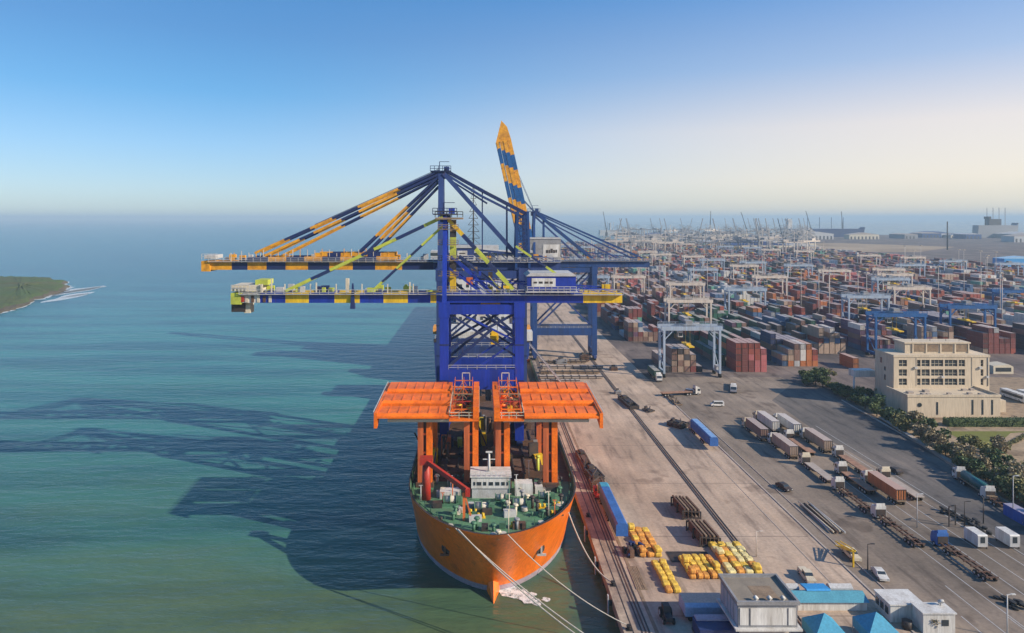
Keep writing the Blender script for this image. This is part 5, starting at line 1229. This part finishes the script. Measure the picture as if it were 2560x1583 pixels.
# steel racks
def rack(x, y, L_, W_, H_, lab, rz):
    t = thing('steel_rack', (x, y, 0), lab, 'rack', 'rusty steel racks on the apron', rz)
    b = MB()
    for q in (-.48, 0, .48): b.bar((-W_ / 2, L_ * q, 0), (-W_ / 2, L_ * q, H_), .3, .3); b.bar((W_ / 2, L_ * q, 0), (W_ / 2, L_ * q, H_ * .8), .3, .3); b.bar((-W_ / 2, L_ * q, H_ * .95), (W_ / 2, L_ * q, H_ * .75), .3, .3); b.bar((-W_ / 2, L_ * q, .3), (W_ / 2, L_ * q, .3), .3, .3)
    b.build('frame', M['dark'], t)
    for k in range(5):
        b = MB(); X = -W_ / 2 + W_ * (k + .5) / 5; z = H_ * (.95 - .2 * (k + .5) / 5) + .25; b.bb(X - .2, X + .2, -L_ / 2, L_ / 2, z, z + .3, 0); b.bb(X - .05, X + .05, -L_ / 2, L_ / 2, .4, z, 1); b.build('beam', [M['wood'] if k % 2 else M['brown'], M['brown']], t)
p = G(1640, 1228); rack(p.x, p.y + 1, 8, 4.2, 2.2, 'farther rusty steel rack with slanting beams on the apron', R(4))
p = G(1675, 1280); rack(p.x, p.y - 1, 8, 4.4, 2.2, 'closer rusty steel rack with slanting beams on the apron', R(4))
# spreader frames and debris
def frame_stack(xd, yd, w_, l_, h, lab, m, rz=0, n=3):
    p = G(xd, yd); t = thing('lifting_frame', (p.x, p.y, 0), lab, 'lifting frame', 'steel lifting frames left on the quay', rz)
    for k in range(n):
        b = MB(); z = h * (k + .5) / n
        for s in (-1, 1): b.bar((s * w_ / 2, -l_ / 2, z), (s * w_ / 2, l_ / 2, z), .35, .4); b.bar((-w_ / 2, s * l_ / 2, z), (w_ / 2, s * l_ / 2, z), .35, .4)
        b.bar((-w_ / 2, -l_ * .25, z), (w_ / 2, l_ * .25, z), .25, .25); b.bb(-w_ * .3, w_ * .3, -l_ * .2, l_ * .2, z - .2, z + .35); b.build('bar_frame', m, t)
    b = MB(); b.box((0, l_ * .35, h + .35), (w_ * .5, l_ * .15, .7), 0, .2); b.bar((-w_ * .4, -l_ * .4, h), (w_ * .2, -l_ * .1, h + .9), .25, .25); b.build('headblock', M['dark'], t)
frame_stack(1395, 1105, 2.2, 14, 1.2, 'long dark lifting frame beside the quay rails', M['brown'], R(2))
frame_stack(1418, 1142, 3.2, 7, 2.0, 'bulky dark lifting frame next to the quay rails', M['dark'], R(10))
frame_stack(1424, 1165, 3.0, 3.6, 2.2, 'square brown lifting frame just beyond the red tractor', M['brown'])
frame_stack(1500, 965, 3.4, 14, 1.3, 'low heap of dark lifting frames on the upper apron', M['dark'], R(6))
frame_stack(1618, 1018, 4.2, 5.4, 1.6, 'single dark lifting frame alone mid apron', M['dark'], R(40))
frame_stack(1548, 982, 2.6, 3.6, .9, 'small dark lifting frame on the upper apron', M['dark'], R(30), 1)
frame_stack(1610, 958, 2.4, 12, .7, 'pale ladder like chassis frame by the kerb', M['wood'], 0, 1)
frame_stack(1475, 940, 2.2, 2.2, 1.2, 'small square lifting frame at the head of the apron', M['grey'], 0, 2)
p = G(1504, 1320); t = thing('scrap_engine', (p.x + .6, p.y, 0), 'dark tangled machine parts heaped in front of the blue truck', 'machinery'); random.seed(17)
for k in range(16):
    b = MB(); x, y = random.uniform(-2, 2), random.uniform(-2, 2); h = random.uniform(.4, 1.8)
    if k % 2: b.tube((x, y, .1), (x + random.uniform(-.8, .8), y + random.uniform(-.8, .8), h), random.uniform(.12, .4), 8)
    else: b.box((x, y, h / 2), (random.uniform(.5, 1.4), random.uniform(.5, 1.4), h), 0, random.uniform(0, 1.5))
    b.build('machine_part', random.choice([M['dark'], M['black'], M['navy'], M['brown']]), t)
p = G(1521, 1380); b = MB()
for k in range(7): b.box((-.9 + k * .3, 0, .06 + .02 * (k % 3)), (.24, 8.5, .12), 0, .01 * (k % 3 - 1))
o = b.build('timber_mat', M['wood'], loc=(p.x, p.y, 0)); tag(o, 'long grey timber mat lying on the quay beyond the rails', 'timber mat')
p = G(1640, 1330); b = MB()
for k in range(8): b.box((0, -2 + k * .55, .08), (8.5, .4, .16), 0)
o = b.build('timber_planks', M['dark'], loc=(p.x + .5, p.y, 0)); tag(o, 'row of dark planks laid between the racks and the yellow bales', 'planks')
# pipes pile beside kerb
t = thing('pipe_stack', (79.3, 159, 0), 'bundle of pale steel pipes lying beside the kerb', 'pipes'); random.seed(2)
for k in range(8):
    b = MB(); x = -1.4 + k * .4; b.tube((x, -7.5 + random.uniform(-1, 1), .25 + .25 * (k % 2)), (x + random.uniform(-.5, .5), 7.5 + random.uniform(-1, 1), .25 + .25 * (k % 2)), .17, 8); b.build('pipe', random.choice([M['lgrey'], M['cream'], M['brown']]), t)
for n_, (xa, xb, yd) in enumerate(((1285, 1440, 905), (1288, 1432, 893), (1292, 1440, 881), (1296, 1400, 868), (1290, 1385, 915))):
    p, q = G(xa, yd), G(xb, yd); b = MB(); w_ = q.x - p.x
    b.bb(0, w_, 0, 3.2, .3, 1.0, 0)
    for k in range(8): b.bb(w_ * (k + .1) / 8, w_ * (k + .2) / 8, -.1, 3.3, 0, 1.15, 1)
    b.bb(0, w_, -.15, .1, .9, 1.2, 1)
    o = b.build('hatch_cover', [M['wood'] if n_ % 2 else M['concrete'], M['dark']], loc=(p.x, p.y, 0)); tag(o, f'long flat steel hatch cover, {ORD[n_]} of the row laid across the quay', 'hatch cover', 'hatch covers laid across the quay')
t = thing('gangway', (24, 290, 0), 'pale sloping gangway between the ship stern and the quay', 'gangway')
b = MB(); b.bar((-3, 22, 14), (10, -2, .6), 1.2, .4); b.build('deck', M['palecream'], t)
b = MB(); b.rail([(-3, 21.4, 14), (10, -2.6, .6)], 1.2, .08, 2.4); b.build('handrail', M['lgrey'], t)
frame_stack(1395, 862, 4, 4, 3.2, 'brown steel frame heap under the landside leg of the raised crane', M['brown'], 0, 3)
frame_stack(1340, 868, 5, 5, 2.0, 'grey steel frame heap between the legs of the raised crane', M['grey'], 0, 2)
frame_stack(1465, 884, 3, 3, 1.5, 'brown steel frame standing by itself beyond the hatch covers', M['brown'], 0, 2)
# red tractor
p = G(1424, 1186); t = thing('tractor', (p.x + .3, p.y, 0), 'small red yard tractor between the lifting frame and the blue truck', 'tractor')
b = MB(); b.ext([(-2, .5), (-2, 1.2), (-.4, 1.3), (-.2, 2.4), (1.2, 2.4), (1.3, .5)], -.9, .9, 0); b.build('body', M['red'], t); b = MB(); b.bb(-.7, .7, -.36, -.24, 1.4, 2.2); b.build('windscreen', M['glass'], t)
for y in (-1.4, .8):
    for s in (-1, 1): wheel(t, s * .85, y, .45, .3)
# tractor and blue-white shed by cabin
p = G(1592, 1480); t = thing('farm_tractor', (p.x, p.y, 0), 'dark tractor with tall wheels beside the navy covered truck', 'tractor')
b = MB(); b.ext([(-1.8, .6), (-1.8, 1.3), (-.2, 1.4), (0, 2.4), (1.3, 2.4), (1.4, .6)], -.6, .6, 0); b.build('body', M['dark'], t)
for y, r in ((-1.3, .5), (.9, .85)):
    for s in (-1, 1): wheel(t, s * .85, y, r, .35)
def canvas_truck():
    p = G(1660, 1440); t = thing('covered_trailer', (p.x, p.y - 4, 0), 'trailer with rounded pale blue and peach canopy beside the white cabin', 'trailer')
    b = MB(); b.ext([(-2, 1.0), (-2, 2.6), (-1.4, 3.1), (1.6, 3.2), (2, 2.6), (2, 1.0)], -3.6, 3.6, 0, ms=[0, 0, 1, 0, 0, 0]); b.build('canopy', [mat('pale_blue_canopy', (.35, .42, .58), .6), mat('peach_canopy', (.62, .42, .32), .6)], t)
    b = MB(); b.bb(-3.5, 3.5, -1.8, 1.8, .7, 1.0); b.build('bed', M['dark'], t)
    for x in (-2.6, 2.6):
        for y in (-1.5, 1.5):
            b = MB(); b.tube((x, y - .15, .45), (x, y + .15, .45), .45, 12); b.build('wheel', M['black'], t)
    t = thing('covered_truck', (p.x + .4, p.y - 10.5, 0), 'navy lorry with a pink grey roof standing in the cabin shadow', 'truck')
    b = MB(); b.bb(-3.7, 3.7, -2.4, 1.6, .9, 2.8, 0); b.bb(-3.4, 3.2, .2, 1.8, 2.8, 3.0, 1); b.build('body', [M['navy'], M['boot']], t)
    b = MB(); b.bb(-3.8, 3.8, -2.5, 1.7, .6, .9); b.build('chassis', M['dark'], t)
    for x in (-2.6, 2.6):
        b = MB(); b.tube((x, -2.45, .5), (x, -2.1, .5), .5, 12); b.build('wheel', M['black'], t)
canvas_truck()
# ------------------------------------------------------------------ white cabin
def cabin():
    t = thing('control_cabin', (46.2, 113.5, 0), 'white panelled cabin with parapet roof raised on a concrete base', 'cabin')
    b = MB(); b.bb(-4.0, 4.0, -2.6, 3.6, 0, 3.9); b.build('base_storey', M['concrete'], t)
    b = MB(); b.bb(-5.3, 5.4, -4.4, 4.6, 3.9, 4.2); b.build('floor_slab', M['white'], t)
    b = MB(); b.bb(-4.7, 4.8, -3.8, 4.3, 4.2, 7.9, 0); b.build('wall', M['grey'], t)
    for i, (x0, x1) in enumerate(((-4.45, -3.1), (-2.75, 3.05), (3.35, 4.5))):
        b = MB(); b.bb(x0, x1, -3.9, -3.8, 4.6, 7.3); b.build('wall_panel', M['white'], t)
    for k in range(5):
        b = MB(); y = -3.5 + k * 1.5; b.bb(-4.8, -4.7, y, y + 1.2, 4.5, 7.4); b.build('wall_panel', M['paleblue'], t)  # pale blue puts the bluish shade of this side into the panel colour
    b = MB()
    for (x0, x1, y0, y1) in ((-5, 5.1, -4.1, -3.75), (-5, 5.1, 4.25, 4.6), (-5, -4.65, -3.75, 4.25), (4.75, 5.1, -3.75, 4.25)): b.bb(x0, x1, y0, y1, 7.9, 8.5)
    b.build('parapet', M['grey'], t)
    b = MB(); b.bb(-4.65, 4.75, -3.75, 4.25, 7.9, 7.98, 0); b.bb(-1.2, 2.6, -2.5, 1.6, 7.98, 8.0, 1); b.build('roof', [mat('roof_felt', (.26, .22, .17), .9, .5, (.15, .13, .11), .5), M['wood']], t)
    for x in (-1.6, .6, 2.8):
        b = MB(); b.tube((x, -3, 8), (x, -3, 8.5), .28, 8); b.tube((x, -3, 8.5), (x, -3, 8.9), .5, 10, 0, .1); b.build('roof_vent', M['white'], t)
cabin()
def tent(x, y, lab):
    t = thing('pyramid_tent', (x, y, 0), lab, 'tent', 'turquoise pyramid tents')
    b = MB(); s = 2.5; h = 3.0; c = [(-s, -s, h), (s, -s, h), (s, s, h), (-s, s, h)]
    for i in range(4): b.face([c[i], c[(i + 1) % 4], (0, 0, h + 2.2)], 0)
    b.build('roof', M['tent'], t)
    b = MB()
    for i in range(4): p, q = Vector(c[i]), Vector(c[(i + 1) % 4]); b.face([p, q, q - Vector((0, 0, 1.6)), p - Vector((0, 0, 1.6))], 0)
    b.build('valance', M['tent'], t)
    for i in range(4): b = MB(); b.tube((c[i][0], c[i][1], 0), c[i], .07, 6); b.build('pole', M['lgrey'], t)
p = G(1968, 1503, 2.5); tent(p.x, p.y, 'turquoise pyramid tent beside the raised white cabin')
p = G(2092, 1500, 2.5); tent(p.x, p.y, 'turquoise pyramid tent beside the white flat roofed building')
def longshed():
    p0 = G(1905, 1458, 0); p1 = G(2068, 1456, 0); L_ = p1.x - p0.x
    t = thing('canopy_shed', (p0.x, p0.y, 0), 'long shed with turquoise sheeted roof and white front wall', 'shed')
    b = MB(); b.bb(0, L_, 0, 3.2, 0, 1.6); b.build('wall', M['white'], t)
    b = MB(); b.ext([(-.4, 1.6), (1.9, 2.5), (3.6, 1.7)], -.3, L_ + .3, 0); b.build('roof', mat('turquoise_roof', (.10, .33, .42), .5, .4, (.06, .2, .28), .4), t)
    b = MB(); b.ext([(1.7, 2.55), (2.0, 2.8), (4.4, 2.5), (4.4, 2.2)], L_ * .2, L_ * .55, 0); b.build('blue_sheet', M['sheet'], t)
    for f, w_ in ((-.02, 2.2), (.62, 4.2)):
        b = MB(); b.bb(L_ * f, L_ * f + w_, 3.6, 5.2, 0, 2.0); b.ext([(3.5, 2.0), (4.4, 2.5), (5.3, 2.0)], L_ * f, L_ * f + w_); b.build('rear_store', M['lgrey'], t)
longshed()
def whitehouse():
    p = G(2122, 1486); q = G(2250, 1486); w_ = q.x - p.x
    t = thing('flat_roofed_building', (p.x, p.y, 0), 'rambling white flat roofed building with one small square window', 'building')
    b = MB(); b.bb(.3, w_ * .66, 0, 4.6, 0, 2.9, 0); b.bb(.1, w_ * .68, -.2, 4.8, 2.9, 3.15, 0); b.build('main_room', M['white'], t)
    b = MB(); b.bb(w_ * .42, w_, -3.2, -.01, 0, 3.3, 0); b.bb(w_ * .40, w_ + .2, -3.4, .0, 3.3, 3.5, 0); b.build('front_room', M['white'], t)
    b = MB(); b.bb(w_ * .76, w_ * .88, -3.28, -3.2, 1.3, 2.3); b.build('window', M['glass'], t)
    b = MB()
    for k in range(3): b.bb(.22, .3, .6 + k * 1.4, 1.5 + k * 1.4, 1.0, 2.2)
    b.build('side_window', M['glass'], t)
    b = MB(); b.tube((w_ * .9, -1, 3.4), (w_ * .9, -1, 4.1), .1, 8); b.tube((w_ * .9, -1.15, 4.0), (w_ * .9, -.85, 4.3), .5, 12); b.build('dish_aerial', M['lgrey'], t)
    b = MB(); b.tube((w_ * .22, -1.8, 0), (w_ * .22, -1.8, 1.4), .8, 12); b.build('water_tank', M['dark'], t)
whitehouse()
random.seed(9)
p = G(2230, 1505); tree(p.x, p.y, 2, .6, 'dry reddish bush in front of the white flat roofed building', 'bush by the white building')
# white booths
def booth(x, y, lab):
    t = thing('gate_booth', (x, y, 0), lab, 'booth', 'white gate booths of the lorry park')
    b = MB(); b.ext([(0, .5), (0, 2.8), (.2, 3.0), (4.0, 3.0), (4.2, 2.8), (4.2, .5)], -1.05, 1.05, 0, ms=[1, 0, 0, 0, 1, 1]); b.build('cabin', [M['white'], M['lgrey']], t)
    b = MB(); b.bb(-.5, .45, -.04, 0, 1.3, 2.6); b.build('window', M['glass'], t)
    b = MB()
    for x_ in (-1, 1):
        for y_ in (.3, 3.9): b.bar((x_, y_, 0), (x_, y_, .5), .2, .2)
    b.build('stilts', M['dark'], t)
p = G(2347, 1312); booth(p.x, p.y, 'white gate booth with a dark window at the inner lane')
p = G(2424, 1312); booth(p.x, p.y, 'white gate booth with a dark window at the outer lane beside the blue container')
p = G(2436, 1296); add_cont(p.x + 7.2, p.y + 2, 0, CI['bright blue'], 'blue container standing on the ground beside the outer gate booth', 'containers on the ground by the booths')
# posts and goal frame in the lorry park
def goal(xd, yd, lab):
    p = G(xd, yd); t = thing('height_barrier', (p.x, p.y, 0), lab, 'barrier')
    for x, y in ((0, 0), (2.0, .8)): b = MB(); b.bar((x, y, 0), (x, y, 4.6), .2, .2); b.build('post', M['dark'], t)
    for z, w_ in ((4.6, .2), (1.2, .14)): b = MB(); b.bar((0, 0, z), (2.0, .8, z), w_, w_); b.build('crossbar', M['dark'], t)
goal(2266, 1258, 'thin brown goal shaped barrier between the truck lanes')
def pole(xd, yd, h, lab, arm=0, m='lgrey'):
    p = G(xd, yd); t = thing('lamp_post', (p.x, p.y, 0), lab, 'lamp post', 'lamp posts of the quay and lorry park')
    b = MB(); b.tube((0, 0, 0), (0, 0, h), .13, 8, 0, .08); b.build('post', M[m], t)
    b = MB(); b.bar((-.1, 0, h), (.9, 0, h + .15), .12, .12); b.box((1.0, 0, h + .12), (.7, .3, .14)); b.build('lamp_head', M[m], t)
pole(2190, 1260, 7.5, 'thin lamp post beside the middle truck lane')
pole(2405, 1524, 7.2, 'white lamp post at the bottom corner of the lorry park', m='white')
pole(2303, 1262, 6, 'lamp post behind the goal shaped barrier', m='dark')
pole(2348, 1250, 6, 'lamp post just beyond the inner gate booth', m='dark')
pole(2419, 1240, 10, 'tall grey lamp post near the blue container')
pole(1806, 1330, 5.2, 'slim pink white post on the apron by the pale bales', m='palecream')
pole(2072, 1360, 5, 'short post by the kerb near the recovery pickup', m='dark')
# piles of tyres
def tyres(xd, yd, lab, n=10):
    p = G(xd, yd); t = thing('tyre_pile', (p.x, p.y, 0), lab, 'tyres', 'heaps of old tyres in the lorry park'); random.seed(xd)
    for k in range(n):
        b = MB(); x, y, z = random.uniform(-1.4, 1.4), random.uniform(-1.8, 1.8), .2 + .3 * (k % 3); b.tube((x, y, z - .15), (x + .05, y, z + .15), .55, 10); b.build('tyre', M['black'], t)
tyres(2316, 1250, 'small heap of tyres beside the verge lane', 8); tyres(2345, 1268, 'second small heap of tyres farther down the verge lane', 8)
tyres(2412, 1442, 'dark heap of tyres near the white corner lamp post', 14); tyres(2262, 1225, 'heap of tyres beside the empty pale flatbed', 9); tyres(2295, 1238, 'loose tyres next to the lamp post behind the barrier', 7)
# walls by the verge
p0 = Vector((129.2, 152, 0)); p1 = Vector((130.0, 166, 0))
b = MB(); b.bar((131.8, 178, .7), (139.6, 238, .7), .25, 1.4); o = b.build('verge_wall', M['concrete']); tag(o, 'low pale wall along the foot of the verge trees', 'wall')
# person-like workers are too small to make out; ropes
def rope(a, c, sag, r, lab, n=18):
    b = MB(); a, c = Vector(a), Vector(c); pts = []
    for i in range(n + 1):
        f = i / n; p = a.lerp(c, f); p.z -= sag * 4 * f * (1 - f); pts.append(p)
    for p_, q_ in zip(pts, pts[1:]): b.tube(p_, q_ + (q_ - p_) * .02, r, 8, 0, None, False)
    o = b.build('mooring_rope', mat('rope_fibre', (.50, .45, .38), .95, .1)); tag(o, lab, 'rope', 'mooring ropes of the orange ship')
rope(G(1088, 1262, ZT), (QX + 1, 104, .6), 1.5, .11, 'upper of the paired mooring ropes crossing the orange bow')
rope(G(1094, 1264, ZT), (QX + 1, 102.2, .6), 2.0, .11, 'lower of the paired mooring ropes crossing the orange bow')
rope(G(1212, 1276, ZT), (QX + 1, 116.2, .6), 1.6, .09, 'single mooring rope running from the foredeck centre to the quay')
rope(G(1351, 1205, 10), (QX + 1, 130, .6), 3.0, .13, 'slack mooring rope looping from the bow shoulder to a bollard')
rope(G(1000, 1195, ZT), (QX + 1, 103, .6), 1.0, .05, 'thin mooring line starting at the open water shoulder of the bow') if False else None

# ------------------------------------------------------------------ haze
b = MB(); b.bb(-23900, 25900, -290, 29500, WZ - 1, 124)
m = bpy.data.materials.new('haze'); m.use_nodes = True; nt = m.node_tree; nt.nodes.clear()
v = N(nt, 'ShaderNodeVolumePrincipled'); v.inputs['Color'].default_value = (.60, .80, .95, 1); v.inputs['Density'].default_value = 1.4e-4; v.inputs['Anisotropy'].default_value = .0
ou = N(nt, 'ShaderNodeOutputMaterial'); nt.links.new(v.outputs[0], ou.inputs['Volume'])
o = b.build('haze', m); tag(o, kind='stuff')
